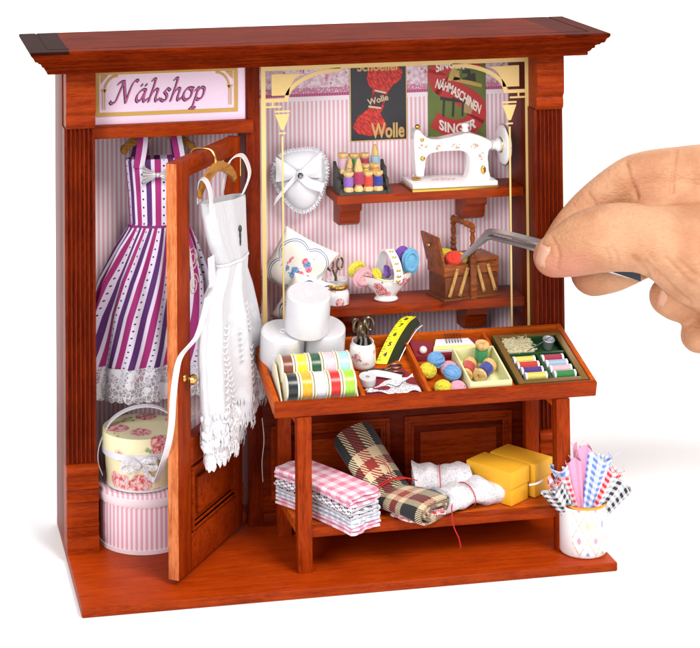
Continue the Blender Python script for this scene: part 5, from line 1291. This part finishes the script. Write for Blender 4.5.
# ================================================================== TWEEZERS
tp = [(13.597,5.55,8.187),(13.967,5.25,8.616),(14.282,4.9,9.058),(14.448,4.65,9.295),(14.699,4.25,9.328),(15.102,3.6,9.331),(15.614,2.9,9.277),(16.655,2.45,9.006),(17.768,2.2,8.667),(18.726,2,8.339)]
tw = thing('tweezers', 'bent steel tweezers held by the hand, tip in the wooden sewing box', 'tweezers', (0, 0, 0))
TP_ = [Vector(p) for p in tp]; M['tweezer'] = plain('brushed_steel', '#c9cdd4', .36, .85, var=.05)
for sg, nm in ((1, 'arm'), (-1, 'arm')):
    P = bez([p+Vector((0, 0, sg*(.015+.1*min(1, i/4)*(1 if i < 9 else .5)))) for i, p in enumerate(TP_)], 5)
    n_p = len(P); ws = [Vector((.1, .55, .15)).normalized()*interp([(0, .05), (.12, .12), (.3, .24), (.5, .3), (.75, .34), (.88, .2), (1, .2)], i/(n_p-1)) for i in range(n_p)]
    b = B(); b.ribbon(P, ws, .09); o = obj(nm, b, M['tweezer'], tw)
b = B()
for k in range(26):
    p = TP_[8].lerp(TP_[9], k/26); b.box(-.02, .02, -.12, .0, -.02, .2, 0, M=Matrix.Translation(p+Vector((0, 0, -.12))))
obj('grip_ribs', b, plain('dark_steel', '#3f434b', .45, .7), tw)

# ================================================================== HAND
hand = thing('person', 'bare hand reaching in from the right, holding tweezers between thumb and finger', 'person', (22, 2, 7.5))
def chain(b, pts):
    # pts: (x, y, z, r)
    P = bez([p[:3] for p in pts], 6); R_ = [v.x for v in bez([(p[3], 0, 0) for p in pts], 6)]
    for p, r in zip(P, R_): b.sphere(tuple(p), r, 20, 14)
def pc(l, rs): return [(*q, r) for q, r in zip(l, rs)]
b = B()
th = [(15.836,2.3,9.055),(16.369,2.15,9.292),(17.054,1.95,9.598),(17.874,1.75,9.734),(18.746,1.6,9.661),(19.727,1.7,9.357),(21.02,2,8.887),(22.631,2.4,8.401)]
chain(b, pc(th, (.66, .86, 1.03, 1.1, 1.12, 1.3, 1.75, 2.1)))
ix = [(16.34,3.35,9.129),(16.969,3.5,9.725),(17.834,3.6,10.427),(19.022,3.6,11.142),(19.793,3.55,11.352),(20.808,3.4,11.405),(21.98,3.2,11.292),(23.145,3,10.742),(24.902,2.9,9.668)]
chain(b, pc(ix, (.5, .6, .66, .73, .76, .82, 1.0, 1.25, 1.5)))
md = [(17.573,3.2,8.205),(18.308,3.35,8.292),(19.418,3.6,8.604),(21.002,3.9,9.122),(22.516,4,9.463),(24.308,3.9,9.294)]
chain(b, pc(md, (.76, .78, .78, .82, .95, 1.2)))
rg = [(20.006,2.7,7.406),(20.638,3,7.188),(21.699,3.5,7.26),(23.041,4,7.731),(24.815,4.2,8.166)]
chain(b, pc(rg, (.64, .74, .78, .85, 1.1)))
lt = [(20.974,2.6,6.085),(21.651,2.9,6.023),(22.728,3.4,6.352),(24.085,3.9,6.915),(25.55,4.2,7.438)]
chain(b, pc(lt, (.56, .62, .66, .75, 1.0)))
pa = [(21.288,2.5,8.747),(23.058,2.9,8.35),(24.98,3.1,7.993),(27.246,3.2,7.435),(30.237,3.2,6.582),(34.43,3.2,5.473),(39.51,3.2,4.29)]
chain(b, pc(pa, (1.75, 2.15, 2.35, 2.3, 2.15, 2.35, 2.6)))
pw_ = [(19.405,3.1,10.396),(20.657,3.1,10.335),(22.093,3.1,9.93)]
chain(b, pc(pw_, (.75, .95, 1.2)))
pb = [(22.738,3.3,10.189),(24.786,3.4,9.047),(26.995,3.4,8.011)]
chain(b, pc(pb, (1.2, 1.7, 2.0)))
ho = obj('hand_skin', b, None or plain('tmp_skin', '#dca07a'), hand, weld=False, rec=False)
ho.matrix_parent_inverse = Matrix.Translation((-22, -2, -7.5))
md_ = ho.modifiers.new('r', 'REMESH'); md_.mode = 'VOXEL'; md_.voxel_size = .085
md_ = ho.modifiers.new('s', 'SMOOTH'); md_.factor = .6; md_.iterations = 6
md_ = ho.modifiers.new('d', 'SUBSURF'); md_.levels = 1
bake(ho)
# creases: shallow folds pressed into the camera-side surface
cr = [([(17.451,12.485),(17.547,12.101),(17.71,11.714),(17.808,11.425)], .09, .07, 2.6, 5), ([(19.149,12.79),(19.076,12.38),(19.035,11.906),(18.995,11.526)], .08, .05, 2.4, 5), ([(16.163,11.629),(16.328,11.401),(16.459,11.206)], .06, .04, 2.6, 5),
      ([(17.68,9.504),(17.913,9.302),(18.112,9.007),(18.209,8.654)], .08, .06, -2, 3), ([(18.049,9.358),(18.283,9.155),(18.482,8.86)], .07, .045, -2, 3), ([(18.384,9.087),(18.685,8.786),(19.019,8.419),(19.557,7.976)], .07, .045, -2, 3),
      ([(18.762,9.446),(19.097,9.111),(19.499,8.677),(20.04,8.297)], .07, .035, -2, 3), ([(16.944,9.858),(17.109,9.597),(17.139,9.344)], .06, .025, -2, 3), ([(16.742,9.806),(16.84,9.58),(16.87,9.327)], .06, .02, -2, 3),
      ([(14.947,10.276),(15.11,10.017),(15.172,9.701),(15.101,9.329)], .07, .03, -2, 3), ([(19.235,9.294),(19.707,8.887),(20.248,8.54)], .08, .03, -2, 3), ([(17.888,9.872),(18.155,9.668),(18.354,9.341)], .09, .02, -2, 3)]
import numpy as np
def crease_verts(o):
    me = o.data; n_ = len(me.vertices); co = np.empty(n_*3); me.vertices.foreach_get('co', co); co = co.reshape(-1, 3)
    no = np.empty(n_*3); me.vertices.foreach_get('normal', no); no = no.reshape(-1, 3)
    eye = np.array(cam.matrix_world.translation)
    for line, wd2, dp, ya, yb in cr:
        d = np.full(n_, 9.0)
        for (a, c) in zip(line, line[1:]):
            # the fold lies on the skin along the sight plane of a and c, both given on the plane y = 0
            t = (0-eye[1])/(co[:, 1]-eye[1]); q = eye[None, [0, 2]]+(co[:, [0, 2]]-eye[None, [0, 2]])*t[:, None]
            A = np.array(a); C_ = np.array(c); ab = C_-A; s = np.clip(((q-A)@ab)/(ab@ab), 0, 1)
            d = np.minimum(d, np.hypot(*(q-A-s[:, None]*ab).T))
        f = np.exp(-(d/wd2)**2)*dp*1.35*((no[:, 1] < -.05) & (co[:, 1] > ya) & (co[:, 1] < yb))
        co -= no*f[:, None]
    me.vertices.foreach_set('co', co.ravel()); me.update()
crease_verts(ho)
n = NB('skin'); x, y, z = n.xyz(); ov = n.objvec()
big = n.noise(ov, .7, 3); fine = n.noise(ov, 7, 4, .6); cell = n.voro(ov, 24, 'DISTANCE_TO_EDGE')
c = n.mix(big.smooth(.35, .65), C('#bd835e'), C('#d09a74')); c = n.mix(fine.smooth(.5, .8)*.35, c, C('#b87454'))
tip_d = ((x-th_tip[0]).pow(2)+(z-th_tip[2]).pow(2)).pow(.5) if False else ((x-16.0).pow(2)+(z-8.35).pow(2)).pow(.5)
c = n.mix(tip_d.smooth(1.5, .4)*.6, c, C('#cf8272'))
wr = n.noise(n.vec(x*1.2+z*.5, y, z*2.4-x*.4), 5, 4, .6, .6)
skin = n.set(c, .5, bump=cell.smooth(0, .12)*.12+wr*1.9+fine*.5, bstr=.7, bdist=.045, sss=.12, sssr=(1, .35, .18), spec=.4)
ho.data.materials.clear(); ho.data.materials.append(skin)
nail_m = plain('finger_nail', '#cc957a', .34, coat=.5, var=.03, bstr=.02)
def nail(c, nrm, along, l, w):
    nrm = Vector(nrm).normalized(); al = Vector(along); al = (al-nrm*al.dot(nrm)).normalized(); sd = al.cross(nrm)
    b = B(); b.surf(lambda u, v: Vector(c)+al*(v-.5)*2*l*(.92 if abs(u-.5) < .3 else 1)*1+sd*math.sin((u-.5)*2.4)*w*(1-.25*(abs(v-.5)*2)**6)+nrm*(math.cos((u-.5)*2.4)*w*.55-w*.5-(.06*(abs(v-.5)*2)**4)), 16, 16)
    o = obj('nail', b, nail_m, hand, ang=80); o.matrix_parent_inverse = Matrix.Translation((-22, -2, -7.5)); return o
nt = [(15.294,1.95,9.205)]
nail(Vector(nt[0])+Vector((.02, .0, 0)), (-.8, -.55, .1), (-.25, .1, -.9), .38, .27)
nr = [(19.691,2.15,7.475)]
nail(Vector(nr[0])+Vector((.01, .02, 0)), (-.35, -.9, -.1), (-.3, 0, -1), .34, .26)
